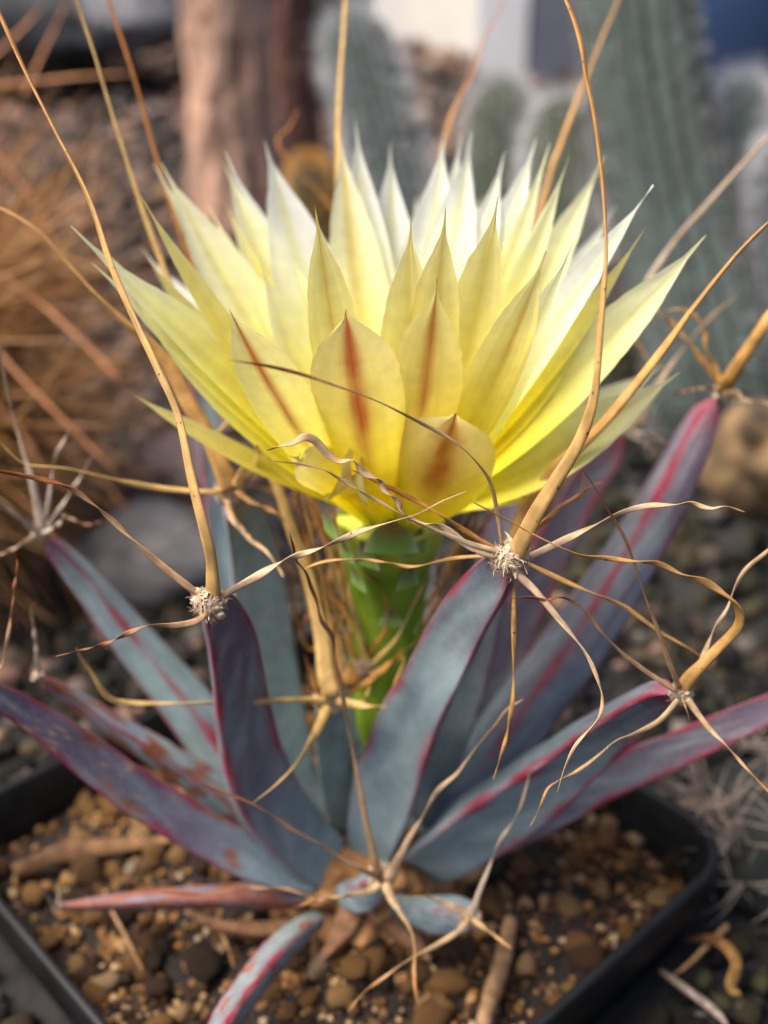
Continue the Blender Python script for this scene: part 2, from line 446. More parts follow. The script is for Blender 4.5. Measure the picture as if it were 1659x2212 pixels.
for (px, py, r) in ((350, 2000, .16), (325, 1985, .2), (325, 2075, .25), (435, 2075, .38), (190, 1880, .38), (330, 1840, .22), (385, 1845, .22), (470, 1880, .2),
                    (965, 2120, .36), (1455, 1865, .26), (1310, 1748, .2), (1440, 1760, .17), (1345, 1920, .15), (1045, 2010, .18), (1355, 2010, .17)):
    g = G(px, py, SOILZ + 0.15); items.append((g.x, g.y, g.z, r))
stonefield(soil, 'stone', items, M_pumice, 'fine_gravel', 'fine tan and brown grit between the larger stones', 295, 2)

ground = empty('ground', (0, 0, GZ)); tag(ground, 'dark gritty bed of pinkish grey gravel behind and around the pot', kind='structure')
def gz(x, y):
    near = 1 - smooth(7.5, 16, (Vector((x, y)) - POTC).length)       # grit is heaped against the pot
    return GZ + 2.3 * near + (1 - near) * 1.1 * nz(x * 0.06, y * 0.06, 2.0) + (0.25 - 0.15 * near) * nz(x * 0.4, y * 0.4) + max(0, y - 95) * 0.02
vs, fs = [], []
NX, NY = 90, 90
for i in range(NX + 1):
    for j in range(NY + 1):
        x = -70 + 140 * i / NX; y = -16 + 165 * (j / NY) ** 1.2
        vs.append(Vector((x, y, gz(x, y) - 0.15)))
for i in range(NX):
    for j in range(NY):
        a = i * (NY + 1) + j; fs.append((a, a + NY + 1, a + NY + 2, a + 1))
M_earth = simple('dark_earth', (0.010, 0.009, 0.009), 0.95, 120, 0.6, 1.0, 0.004)
mesh('earth', vs, fs, M_earth, ground)
gi, mi = [], []
rs = random.Random(11)
for k in range(9000):
    y = -13 + 128 * rs.random() ** 1.5; half = 9 + (y + 14) * 0.40
    x = rs.uniform(-half, half)
    if in_pot(x, y, 5.1): continue
    r = rs.uniform(0.18, 0.42) * (1 + (y + 14) * 0.012)
    if y > 25 and rs.random() < 0.25: r *= 1.5
    mossy = x > 1.5 and y < 36
    it = (x, y, gz(x, y) + r * rs.uniform(-.1, .6), r)
    (mi if mossy or (y < 12 and rs.random() < 0.75) else gi).append(it)
for k in range(2600):
    a, q = rs.uniform(0, 6.3), rs.uniform(5, 15)
    x, y = POTC.x + q * math.cos(a), POTC.y + q * math.sin(a)
    if in_pot(x, y, 5.0): continue
    r = 0.08 + 0.26 * rs.random() ** 2
    (gi if rs.random() < 0.22 else mi).append((x, y, gz(x, y) + r * rs.uniform(0, .6), r))
stonefield(ground, 'pebble', gi, M_gravel, 'fine_pebbles', 'smaller pinkish grey pebbles', 190, 1)
stonefield(ground, 'mossy_pebble', mi, M_moss, 'fine_mossy_pebbles', 'smaller dark mossy pebbles', 100, 1)

# ------------------------------------------------------------------ the cactus
plant = empty('cactus', (-0.35, 0.3, SOILZ), 'cactus with long blue grey finger tubercles, papery twisted spines and one yellow flower', 'cactus')
# stump of old dried tubercle bases
vs, fs, cs = [], [], []
K, n = 40, 26
for i in range(n + 1):
    u = i / n; z = SOILZ - 0.15 + u * 1.25
    for j in range(K):
        th = 2 * math.pi * j / K
        r = (1.55 - 0.75 * u ** 1.5) * (1 + 0.14 * abs(math.sin(th * 5 + u * 7)) + 0.45 * nz(math.cos(th) * 2, math.sin(th) * 2, u * 3) + 0.16 * nz(math.cos(th) * 7, math.sin(th) * 7, u * 8))
        vs.append(Vector((-0.35 + r * math.cos(th), 0.25 + r * math.sin(th), z)))
        q = 0.5 + nz(th * 3, u * 9, 1); cs.append(mix((0.16, 0.06, 0.02), (0.62, 0.33, 0.13), max(0, min(1, q + .6 * nz(th * 9, u * 12, 3)))))
for i in range(n):
    for j in range(K):
        a, b = i * K + j, i * K + (j + 1) % K; fs.append((a, b, b + K, a + K))
fs.append(tuple(n * K + j for j in range(K)))
o = mesh('stem', vs, fs, M_dry, plant, cs); o['label'] = 'short stem wrapped in orange brown dried tubercle bases'

T = {}
T[1] = tubercle(plant, [(465, 1306, 62), (484, 1335, 92), (505, 1400, 110), (518, 1480, 122), (530, 1560, 128), (552, 1650, 140), (592, 1740, 152), (660, 1820, 150), (735, 1880, 120)], 13.7, 19.2, roll=24, depthk=1.3, pur=0.7, red=0.85, lab='purplish grey tubercle with crimson edges at front left', seed=1)
T[2] = tubercle(plant, [(1085, 1222, 62), (1055, 1262, 100), (1005, 1330, 120), (967, 1400, 128), (917, 1500, 130), (885, 1560, 142), (855, 1640, 150), (828, 1720, 152), (806, 1800, 130), (790, 1870, 90)], 13.6, 19.3, roll=-20, pur=0.15, red=0.75, lab='pale blue grey tubercle with crimson edges at front centre', seed=2, depthk=1.3)
T[3] = tubercle(plant, [(1446, 1503, 46), (1390, 1537, 74), (1330, 1580, 88), (1270, 1625, 100), (1190, 1690, 122), (1110, 1748, 138), (1030, 1802, 140), (960, 1850, 120), (900, 1880, 90)], 14.4, 19.0, roll=42, depthk=1.2, pur=0.3, red=1.0, lab='blue grey tubercle with a bright crimson ridge reaching right', seed=3)
T[4] = tubercle(plant, [(1760, 1490, 60), (1659, 1532, 66), (1560, 1575, 74), (1465, 1617, 80), (1370, 1657, 88), (1280, 1697, 96), (1150, 1765, 96), (1020, 1830, 80), (900, 1880, 60)], 16.5, 19.6, roll=10, pur=0.8, red=0.95, seed=4)
T[5] = tubercle(plant, [(1552, 860, 46), (1518, 905, 84), (1478, 985, 108), (1437, 1065, 120), (1395, 1145, 126), (1345, 1228, 134), (1280, 1330, 145), (1220, 1420, 150), (1150, 1510, 150), (1080, 1610, 150), (1000, 1710, 140), (900, 1810, 110), (830, 1860, 80)], 18.3, 20.0, roll=(148, 190), pur=0.65, red=0.85, lab='long tubercle at back right with a crimson keel line', seed=5, depthk=0.45)
T[6] = tubercle(plant, [(1343, 942, 38), (1310, 990, 66), (1265, 1050, 76), (1225, 1120, 82), (1185, 1200, 86), (1145, 1290, 90), (1100, 1390, 95), (1050, 1500, 95), (980, 1640, 90), (900, 1780, 70)], 19.6, 20.4, roll=10, pur=1.0, red=0.8, seed=6)
T[7] = tubercle(plant, [(100, 1164, 34), (140, 1205, 60), (190, 1260, 76), (245, 1332, 90), (305, 1402, 102), (370, 1482, 112), (435, 1562, 122), (500, 1650, 126), (580, 1740, 120), (680, 1830, 90)], 17.6, 19.8, roll=(200, 170), pur=0.15, red=1.0, lab='blue green tubercle with a crimson keel line reaching left', seed=7, depthk=0.5, base=(0.218,0.312,0.296))
T[8] = tubercle(plant, [(92, 1465, 20), (163, 1512, 44), (261, 1577, 60), (359, 1637, 70), (450, 1700, 80), (540, 1765, 84), (640, 1840, 74)], 17.2, 19.5, roll=175, pur=0.3, red=0.9, dry=0.42, depthk=0.5, lab='slender pinkish tubercle with rusty scarring', seed=8)
T[9] = tubercle(plant, [(-80, 1472, 50), (0, 1507, 58), (65, 1545, 70), (140, 1597, 86), (210, 1650, 96), (285, 1705, 102), (360, 1752, 104), (440, 1800, 102), (530, 1850, 95), (610, 1885, 75), (690, 1905, 50)], 15.3, 18.8, roll=8, pur=0.9, red=0.9, dry=0.2, spots=True, lab='purple tubercle with tan scab spots running out of frame at left', seed=9)
T[10] = tubercle(plant, [(500, 1088, 50), (528, 1132, 92), (548, 1200, 112), (562, 1300, 126), (575, 1400, 130), (592, 1500, 130), (612, 1600, 125), (640, 1700, 110), (690, 1790, 80)], 16.8, 19.9, roll=20, pur=0.0, red=0.3, lab='pale blue tubercle behind the front left one', seed=10, base=(0.250,0.335,0.351))
T[11] = tubercle(plant, [(428, 770, 40), (443, 870, 62), (456, 960, 66), (470, 1060, 70), (500, 1300, 70), (600, 1600, 60), (720, 1800, 60)], 20.5, 20.8, roll=25, pur=0.2, red=0.7, seed=11)
T[12] = tubercle(plant, [(714, 1522, 66), (716, 1600, 76), (724, 1700, 70), (745, 1800, 60)], 17.4, 19.6, roll=25, pur=0.0, red=0.05, seed=12, lab='young pale green tubercle near the centre', base=(0.187,0.265,0.195))
T[13] = tubercle(plant, [(792, 1462, 50), (785, 1560, 66), (775, 1680, 66), (768, 1790, 60)], 18.0, 19.8, roll=0, pur=0.0, red=0.0, seed=13, base=(0.09, 0.14, 0.10))
T[14] = tubercle(plant, [(1078, 1262, 50), (1046, 1335, 88), (1015, 1435, 102), (982, 1545, 105), (945, 1655, 100), (895, 1765, 80)], 16.4, 19.6, roll=-25, pur=0.35, red=0.35, seed=14)
T[15] = tubercle(plant, [(742, 1165, 34), (744, 1250, 46), (752, 1400, 56), (762, 1600, 56), (770, 1760, 50)], 19.0, 20.4, roll=20, pur=0.0, red=0.1, seed=15, base=(0.250,0.335,0.351))
T[20] = tubercle(plant, [(915, 1150, 44), (905, 1270, 64), (885, 1420, 70), (855, 1600, 66), (820, 1760, 56)], 19.0, 20.4, roll=-20, pur=0.0, red=0.1, seed=20, base=(0.218,0.304,0.328))
T[16] = tubercle(plant, [(824, 1898, 58), (806, 1915, 84), (782, 1930, 92), (745, 1930, 70)], 17.3, 18.8, roll=150, pur=0.1, red=0.9, seed=16, lab='stubby young tubercle pointing at the viewer, pink on top')
T[17] = tubercle(plant, [(1016, 1982, 56), (985, 1977, 82), (940, 1974, 88), (890, 1965, 66), (850, 1950, 44)], 17.0, 18.6, roll=170, pur=0.2, red=0.4, seed=17, lab='small blue grey tubercle low at front right')
T[18] = tubercle(plant, [(130, 1958, 14), (225, 1951, 34), (350, 1942, 48), (480, 1938, 56), (580, 1935, 64), (665, 1938, 60)], 18.3, 18.9, roll=170, pur=0.7, red=0.5, dry=0.6, seed=18, base=(0.12,0.10,0.10), lab='withered brown purple tubercle lying over the gravel')
T[19] = tubercle(plant, [(455, 2290, 66), (478, 2230, 72), (505, 2180, 72), (548, 2120, 70), (595, 2062, 72), (645, 2015, 62), (690, 1985, 46)], 15.6, 18.7, roll=172, pur=0.3, red=1.3, dry=0.22, seed=19, base=(0.14,0.18,0.18), lab='scarred grey green tubercle drooping to the lower left')
T[21] = tubercle(plant, [(400, 1968, 14), (470, 2000, 30), (560, 2010, 40), (650, 2000, 46)], 18.4, 18.9, roll=160, dry=1.0, seed=21, lab='shrivelled orange brown dead tubercle')
T[22] = tubercle(plant, [(690, 2080, 12), (720, 2040, 40), (750, 2000, 70), (770, 1960, 80)], 18.2, 18.9, roll=150, dry=1.0, seed=22, lab='dead brown tubercle base')
T[23] = tubercle(plant, [(930, 2075, 12), (890, 2030, 44), (850, 1990, 66), (810, 1955, 80)], 18.3, 19.0, roll=190, dry=1.0, seed=23, lab='dead brown tubercle base')
T[24] = tubercle(plant, [(560, 1900, 12), (620, 1915, 50), (690, 1935, 74), (750, 1940, 80)], 18.7, 19.2, roll=160, dry=1.0, seed=24, lab='dead brown tubercle base')
T[25] = tubercle(plant, [(1120, 985, 40), (1090, 1100, 70), (1050, 1300, 80), (960, 1550, 80), (880, 1750, 70)], 20.6, 20.8, roll=0, pur=0.6, red=0.5, seed=25)
T[26] = tubercle(plant, [(930, 900, 40), (920, 1050, 70), (900, 1300, 76), (860, 1600, 76), (830, 1780, 70)], 21.6, 21.2, roll=0, pur=0.4, red=0.4, seed=26)

areole(T[1], 452, 1302, 13.5, 42, 1, 130); areole(T[2], 1102, 1208, 13.4, 48, 2, 160)
areole(T[3], 1472, 1497, 14.25, 30, 3, 90); areole(T[5], 1562, 848, 18.2, 22, 5, 50)
areole(T[6], 1352, 930, 19.5, 18, 6, 40); areole(T[7], 88, 1150, 17.5, 24, 7, 50)
areole(T[8], 84, 1458, 17.1, 13, 8, 30); areole(T[9], -92, 1466, 15.2, 26, 9, 30)
areole(T[10], 492, 1062, 16.6, 36, 10, 90); areole(T[12], 714, 1508, 17.2, 40, 12, 60)
areole(T[13], 786, 1442, 17.7, 30, 13, 50); areole(T[14], 1084, 1246, 16.2, 22, 14, 30)
areole(T[16], 826, 1892, 17.0, 34, 16, 110); areole(T[17], 1016, 1980, 16.8, 27, 17, 80)
areole(T[18], 124, 1958, 18.2, 13, 18, 20)

C, R_ = 'central_spine', 'radial_spine'
# front left areole
spine(T[1], C, [(462, 1306, 34), (460, 1262, 32), (457, 1215, 26), (452, 1185, 28), (440, 1140, 25), (415, 1040, 21), (385, 900, 18), (342, 800, 18), (290, 690, 17), (237, 565, 18), (192, 430, 18), (122, 290, 15), (60, 165, 13), (8, 50, 11), (-30, -40, 9)], 13.5, 14.3, 30, 10, c='c', twist=0.9, flat=0.55, groove=0.35, dm=12.3)
spine(T[1], R_, [(440, 1292, 12), (400, 1262, 16), (327, 1203, 17), (245, 1127, 13), (196, 1085, 10), (140, 1049, 15), (78, 1033, 10), (20, 1022, 8), (-25, 1015, 4)], 13.5, 12.6, 12, 5, c='r', twist=3)
spine(T[1], R_, [(462, 1300, 10), (500, 1276, 15), (550, 1248, 17), (615, 1211, 16), (700, 1181, 11), (770, 1151, 15), (805, 1139, 13), (870, 1120, 8), (903, 1110, 8), (952, 1084, 9), (1007, 1061, 2)], 13.5, 12.4, 12, 4, c='p', twist=5, flat=0.25)
spine(T[1], R_, [(452, 1318, 9), (425, 1341, 14), (375, 1351, 12), (320, 1351, 9), (280, 1366, 12), (225, 1391, 9), (120, 1418, 2)], 13.4, 12.7, 10, 2, c='r', twist=4, flat=0.25)
# front centre areole
spine(T[2], C, [(1106, 1212, 44), (1130, 1166, 42), (1157, 1111, 36), (1202, 1037, 31), (1239, 976, 26), (1264, 923, 24), (1284, 853, 20), (1292, 780, 17), (1297, 700, 18), (1306, 600, 17), (1309, 540, 14), (1304, 425, 13), (1297, 350, 15), (1284, 250, 13), (1267, 170, 12), (1254, 90, 14), (1229, 15, 11), (1190, -60, 8)], 13.4, 12.4, 40, 10, c='c', twist=0.7, flat=0.6, groove=0.5, dm=11.2)
spine(T[2], R_, [(1085, 1178, 9), (1074, 1106, 10), (1059, 1043, 9), (1029, 998, 8), (980, 953, 8), (904, 911, 8), (829, 873, 8), (780, 853, 7), (725, 833, 8), (650, 808, 8), (575, 790, 7), (495, 778, 2)], 13.3, 11.4, 9, 3, c='r', twist=4, flat=0.4)
spine(T[2], R_, [(1075, 1192, 12), (1001, 1169, 11), (942, 1146, 8), (887, 1123, 7), (844, 1097, 7), (788, 1067, 7), (739, 1038, 6), (700, 1015, 6), (654, 1003, 6), (586, 995, 2)], 13.3, 12.2, 9, 3, c='p', twist=3)
spine(T[2], R_, [(1070, 1205, 10), (1035, 1192, 15), (1001, 1172, 16), (952, 1136, 13), (903, 1129, 10), (870, 1108, 10), (860, 1084, 12), (831, 1058, 14), (818, 1036, 14), (785, 1020, 15), (762, 994, 15), (733, 996, 14), (707, 980, 17), (681, 952, 17), (658, 944, 17), (635, 956, 15), (609, 963, 18), (576, 973, 4)], 13.3, 12.6, 12, 5, c='p', twist=7, flat=0.18, paper=1)
spine(T[2], R_, [(1128, 1208, 12), (1148, 1202, 16), (1210, 1171, 17), (1288, 1133, 14), (1346, 1106, 11), (1404, 1092, 12), (1462, 1090, 12), (1493, 1086, 9), (1516, 1094, 10), (1539, 1098, 7), (1567, 1094, 8), (1609, 1106, 2)], 13.4, 12.8, 12, 3, c='p', twist=4, flat=0.25)
spine(T[2], R_, [(1112, 1236, 16), (1148, 1268, 17), (1179, 1303, 16), (1218, 1350, 14), (1249, 1388, 12), (1272, 1423, 10), (1292, 1470, 9), (1301, 1510, 9), (1294, 1551, 7), (1264, 1585, 8), (1240, 1615, 7), (1220, 1660, 5), (1203, 1715, 2)], 13.3, 13.0, 12, 3, c='p', twist=3, flat=0.4)
spine(T[2], R_, [(1128, 1212, 8), (1210, 1251, 11), (1280, 1281, 10), (1350, 1311, 9), (1420, 1361, 8), (1480, 1396, 6), (1515, 1418, 3)], 13.9, 14.6, 9, 3, c='b', twist=2)
spine(T[2], R_, [(1112, 1238, 7), (1110, 1300, 9), (1110, 1380, 11), (1110, 1456, 10), (1105, 1531, 9), (1090, 1606, 8), (1065, 1685, 2)], 13.9, 14.3, 9, 3, c='b', twist=3)
spine(T[2], R_, [(1085, 1200, 8), (1045, 1201, 8), (980, 1206, 8), (930, 1218, 8), (880, 1224, 8), (830, 1214, 7), (760, 1208, 6), (700, 1213, 8), (650, 1231, 2)], 13.9, 14.3, 9, 3, c='b', twist=3)
spine(T[2], R_, [(1080, 1192, 8), (1010, 1150, 12), (936, 1103, 13), (870, 1067, 12), (831, 1048, 9), (760, 1015, 3)], 14.0, 13.4, 9, 3, c='o', twist=2)
spine(T[2], R_, [(1098, 1180, 6), (1140, 1150, 6), (1190, 1110, 6), (1262, 1060, 5), (1300, 1040, 2)], 14.2, 15.0, 6, 2, c='o', twist=2)
# right areole: the long hooked one and its radials
spine(T[3], C, [(1475, 1490, 34), (1490, 1464, 30), (1520, 1432, 22), (1559, 1392, 21), (1588, 1362, 23), (1599, 1335, 23), (1589, 1305, 22), (1559, 1279, 18), (1520, 1256, 16), (1474, 1241, 13), (1427, 1219, 12), (1392, 1214, 13), (1365, 1212, 10), (1311, 1206, 12), (1257, 1200, 10), (1203, 1179, 9), (1144, 1150, 8), (1113, 1133, 7), (1055, 1102, 5), (1017, 1082, 2)], 14.2, 12.2, 30, 3, c='b', twist=4.5, flat=0.4, paper=0.8)
spine(T[3], R_, [(1466, 1484, 14), (1443, 1423, 11), (1419, 1354, 9), (1396, 1295, 7), (1373, 1226, 8), (1346, 1156, 7), (1311, 1098, 6), (1284, 1051, 5), (1257, 1013, 2)], 14.1, 12.4, 10, 3, c='r', twist=3)
spine(T[3], R_, [(1460, 1492, 12), (1404, 1456, 11), (1350, 1416, 9), (1303, 1369, 8), (1272, 1330, 8), (1241, 1301, 7), (1210, 1290, 7), (1179, 1296, 7), (1144, 1290, 6), (1106, 1293, 2)], 14.1, 13.0, 10, 3, c='r', twist=3)
spine(T[3], R_, [(1488, 1490, 10), (1506, 1460, 12), (1522, 1410, 13), (1545, 1356, 10), (1570, 1316, 7), (1585, 1276, 9), (1610, 1231, 9), (1659, 1190, 8), (1710, 1145, 5)], 14.2, 14.0, 10, 4, c='p', twist=3)
spine(T[3], R_, [(1464, 1512, 13), (1425, 1556, 13), (1370, 1586, 11), (1330, 1601, 8), (1288, 1635, 8), (1243, 1668, 7), (1202, 1689, 6), (1182, 1705, 5), (1166, 1746, 6), (1145, 1785, 2)], 14.1, 14.0, 10, 3, c='s', twist=3)
spine(T[3], R_, [(1484, 1510, 16), (1530, 1571, 11), (1565, 1606, 8), (1600, 1646, 7), (1659, 1709, 5), (1700, 1750, 3)], 14.1, 13.6, 12, 4, c='s', twist=2)
spine(T[3], R_, [(1474, 1510, 5), (1482, 1530, 4), (1490, 1556, 2)], 14.1, 14.1, 5, 2, c='s', twist=1)
# behind the front centre one
spine(T[14], C, [(1085, 1240, 28), (1130, 1106, 28), (1169, 1053, 26), (1209, 1003, 26), (1264, 953, 24), (1309, 908, 22), (1380, 822, 22), (1440, 745, 19), (1500, 662, 17), (1600, 540, 16), (1720, 425, 12)], 16.1, 14.2, 28, 12, c='b', twist=0.6, flat=0.6, groove=0.4)
spine(T[14], R_, [(1090, 1235, 8), (1150, 1160, 8), (1215, 1090, 7), (1255, 1070, 7), (1262, 1010, 2)], 16.4, 17, 8, 3, c='o')
# back right
spine(T[5], C, [(1564, 842, 30), (1580, 812, 30), (1608, 768, 29), (1659, 690, 27), (1760, 545, 22)], 18.1, 16.5, 30, 20, c='b', twist=0.5, flat=0.7, groove=0.3)
spine(T[5], R_, [(1558, 838, 12), (1530, 795, 13), (1480, 733, 9), (1425, 676, 7), (1390, 640, 2)], 18.1, 17.5, 10, 3, c='b')
spine(T[5], R_, [(1560, 832, 12), (1545, 790, 12), (1528, 760, 11), (1522, 715, 10), (1505, 685, 8), (1470, 668, 5), (1440, 672, 2)], 18.0, 17.5, 10, 3, c='b', twist=3)
spine(T[5], R_, [(1556, 835, 10), (1515, 775, 9), (1470, 715, 8), (1415, 660, 2)], 18.2, 18.5, 10, 3, c='r')
spine(T[5], R_, [(1552, 846, 8), (1530, 838, 7), (1492, 843, 9), (1447, 853, 2)], 18.1, 17.6, 8, 2, c='r', twist=3)
spine(T[5], R_, [(1570, 852, 16), (1600, 862, 12), (1659, 873, 9), (1720, 880, 5)], 18.1, 17.5, 14, 4, c='p')
spine(T[5], R_, [(1568, 850, 12), (1590, 846, 10), (1606, 862, 3)], 18.0, 17.6, 12, 3, c='p')
spine(T[6], C, [(1356, 930, 22), (1372, 905, 22), (1392, 880, 19), (1414, 843, 14), (1453, 782, 9), (1494, 733, 8), (1536, 686, 7), (1590, 640, 2)], 19.4, 19.4, 20, 3, c='p', twist=1)
spine(T[6], R_, [(1356, 930, 10), (1400, 940, 10), (1440, 956, 3)], 19.4, 19.2, 10, 3, c='g')
spine(T[6], R_, [(1350, 934, 9), (1390, 958, 8), (1417, 981, 2)], 19.3, 19.2, 10, 3, c='g')
spine(T[6], R_, [(1354, 932, 9), (1330, 916, 9), (1310, 902, 2)], 19.4, 19.2, 10, 3, c='g')
spine(T[6], R_, [(1360, 925, 6), (1395, 905, 6), (1430, 905, 2)], 19.6, 19.9, 10, 3, c='r')
spine(T[6], R_, [(1398, 780, 2), (1385, 750, 6), (1365, 735, 7), (1345, 735, 2)], 19.6, 19.6, 5, 2, c='b', twist=3)
# left
spine(T[7], C, [(90, 1144, 26), (86, 1115, 24), (78, 1078, 20), (65, 1023, 15), (49, 971, 12), (33, 915, 11), (18, 853, 10), (3, 776, 8), (-20, 650, 6)], 17.4, 16.4, 20, 6, c='g', twist=1)
spine(T[7], R_, [(96, 1140, 9), (104, 1090, 9), (110, 1040, 7), (120, 990, 9), (142, 945, 8), (165, 915, 2)], 17.4, 17.2, 10, 3, c='g')
spine(T[7], R_, [(100, 1142, 8), (125, 1105, 8), (147, 1072, 7), (180, 1020, 7), (205, 975, 2)], 17.5, 18.0, 10, 3, c='g')
spine(T[7], R_, [(80, 1148, 18), (60, 1132, 15), (33, 1112, 12), (0, 1085, 9), (-20, 1068, 3)], 17.3, 16.6, 12, 3, c='g')
spine(T[7], R_, [(80, 1158, 14), (50, 1174, 11), (20, 1190, 9), (-20, 1206, 4)], 17.3, 16.6, 12, 3, c='p')
spine(T[7], R_, [(92, 1152, 12), (112, 1142, 10), (130, 1130, 9), (138, 1112, 8), (130, 1118, 3)], 17.3, 17.0, 10, 3, c='g')
spine(T[7], R_, [(138, 1116, 4), (158, 1122, 6), (180, 1132, 4), (200, 1132, 7), (222, 1124, 2)], 17.3, 17.4, 5, 2, c='r', twist=4)
spine(T[8], C, [(84, 1452, 12), (80, 1420, 9), (75, 1369, 8), (66, 1315, 3)], 17.0, 16.6, 10, 3, c='g')
spine(T[8], R_, [(84, 1458, 8), (72, 1470, 8), (70, 1448, 3)], 17.0, 17, 8, 3, c='g')
spine(T[9], C, [(-80, 1460, 18), (-40, 1450, 8), (0, 1441, 7), (14, 1392, 7), (23, 1337, 9), (27, 1310, 5), (33, 1258, 8), (38, 1218, 5), (33, 1196, 2)], 15.0, 14.6, 8, 2, c='r', twist=5)
# areole behind at left, with the thick spine running up behind the flower
spine(T[10], C, [(500, 1056, 46), (482, 1015, 44), (446, 937, 38), (400, 858, 35), (368, 793, 34), (319, 738, 28), (276, 702, 20), (214, 645, 16), (153, 577, 14), (86, 504, 14), (20, 460, 13), (-60, 425, 8)], 16.4, 15.6, 40, 12, c='b', twist=0.6, flat=0.6, groove=0.7)
spine(T[10], R_, [(480, 1062, 14), (450, 1063, 12), (350, 1055, 12), (250, 1038, 13), (150, 1013, 10), (65, 1005, 8), (45, 998, 8), (0, 957, 7), (-20, 930, 3)], 16.4, 15.0, 12, 3, c='y', twist=1.5)
spine(T[10], R_, [(510, 1048, 20), (530, 1022, 30), (550, 1000, 20), (562, 975, 12), (552, 960, 4)], 16.3, 15.4, 20, 4, c='y', twist=1, flat=0.2)
spine(T[10], R_, [(512, 1062, 14), (545, 1085, 12), (600, 1110, 10), (640, 1150, 3)], 16.4, 16.2, 12, 3, c='b')
spine(T[10], R_, [(492, 1082, 14), (500, 1115, 16), (515, 1140, 12), (540, 1166, 9), (575, 1191, 9), (600, 1225, 8), (612, 1246, 2)], 16.4, 15.6, 12, 3, c='p', twist=3)
spine(T[10], R_, [(484, 1078, 5), (500, 1110, 5), (540, 1160, 5), (570, 1192, 2)], 16.3, 15.8, 5, 2, c='b', twist=3)
spine(T[10], R_, [(505, 1050, 12), (480, 1000, 12), (462, 950, 8), (500, 900, 5), (520, 850, 2)], 16.8, 18, 12, 3, c='y')
# young centre areole
spine(T[12], C, [(714, 1505, 46), (703, 1446, 38), (697, 1381, 38), (684, 1315, 32), (667, 1250, 28), (651, 1201, 26), (632, 1152, 24), (609, 1080, 22), (580, 1010, 20), (530, 900, 18), (460, 780, 18), (394, 675, 16), (365, 610, 16), (345, 555, 16), (300, 430, 14), (240, 240, 12), (205, 120, 11), (165, 0, 10), (150, -60, 6)], 16.9, 16.2, 50, 9, c='y', twist=0.8, flat=0.65, groove=0.3, dm=17.4)
spine(T[12], R_, [(700, 1516, 24), (660, 1512, 14), (590, 1514, 12), (455, 1518, 12), (340, 1519, 12), (270, 1517, 12), (232, 1505, 12), (200, 1456, 10), (178, 1425, 8), (165, 1400, 2)], 16.8, 15.2, 12, 3, c='y', twist=1)
spine(T[12], R_, [(706, 1530, 26), (692, 1562, 20), (671, 1603, 16), (640, 1650, 14), (600, 1692, 12), (545, 1736, 2)], 16.8, 15.2, 12, 3, c='y', twist=1)
spine(T[12], R_, [(732, 1514, 26), (760, 1520, 16), (790, 1525, 14), (840, 1527, 8)], 16.9, 16.5, 12, 3, c='y', twist=1)
spine(T[12], R_, [(696, 1504, 14), (684, 1486, 13), (671, 1456, 10), (658, 1413, 2)], 16.9, 16.6, 12, 3, c='o', twist=1)
spine(T[12], R_, [(730, 1500, 10), (736, 1440, 10), (720, 1380, 9), (704, 1300, 9), (690, 1215, 9), (671, 1152, 8), (640, 1000, 6)], 17.0, 16.2, 12, 4, c='b', twist=2)
spine(T[12], R_, [(722, 1500, 12), (728, 1420, 11), (712, 1340, 10), (680, 1240, 9), (655, 1140, 8), (630, 1040, 7), (600, 985, 3)], 17.3, 16.8, 12, 4, c='o', twist=2)
spine(T[13], C, [(752, 1478, 40), (768, 1450, 44), (790, 1420, 34), (770, 1330, 20), (720, 1200, 18), (620, 960, 16), (490, 720, 16), (410, 560, 15), (345, 365, 15), (290, 170, 13), (235, 0, 11), (220, -60, 8)], 17.5, 18.2, 40, 9, c='o', twist=0.6, flat=0.6, groove=0.3, dm=18.6)
for pts in ([(776, 1425), (759, 1400), (752, 1335), (707, 1276), (674, 1217), (640, 1150), (600, 1090)], [(788, 1415), (772, 1348), (756, 1289), (733, 1185), (717, 1152), (700, 1060)],
            [(790, 1425), (772, 1360), (756, 1300), (760, 1240), (768, 1200), (788, 1159), (798, 1110)], [(800, 1440), (818, 1420), (854, 1381), (890, 1315), (919, 1250), (935, 1205)],
            [(800, 1420), (811, 1394), (831, 1364), (838, 1322), (828, 1276), (805, 1247), (775, 1226)], [(790, 1478), (805, 1466), (854, 1423), (903, 1381), (950, 1330)],
            [(780, 1480), (800, 1470), (790, 1505), (770, 1520)], [(740, 1480), (720, 1420), (690, 1300), (650, 1180), (600, 1100)],
            [(800, 1460), (870, 1420), (861, 1456), (844, 1492)], [(750, 1500), (790, 1478), (830, 1450), (870, 1400)]):
    q = random.uniform(16.0, 17.0)
    spine(T[13], R_, pts, 17.4, q, 11, 4, c=random.choice('byo'), twist=2)
for pts, d0, d1, ww in ([[(1020, 1250), (988, 1178), (968, 1234), (945, 1299), (909, 1361)][1:], 18.5, 18.2, 20], [[(860, 1480), (930, 1380), (985, 1250), (1010, 1150), (1040, 1060)], 18.8, 18.0, 16],
            [[(850, 1500), (940, 1300), (1000, 1190), (1080, 1090), (1180, 1000)], 19, 18, 12], [[(870, 1450), (960, 1330), (990, 1230), (1000, 1100)], 18.8, 18, 10],
            [[(880, 1480), (1000, 1300), (1080, 1180), (1170, 1110)], 19.5, 19, 9], [[(860, 1400), (1000, 1180), (1030, 1110), (1000, 1060)], 18.5, 17.8, 9]):
    spine(T[20], R_, pts, d0, d1, ww, ww * .4, c='o', twist=1)
for pts, ww in ([[(740, 1150), (735, 800), (733, 480), (730, 280), (738, 120), (746, 0), (748, -40)], 18],
            ):
    spine(T[15], C, pts, 19.0, 18.9, ww, 12, c='y', twist=0.3, tip=9)
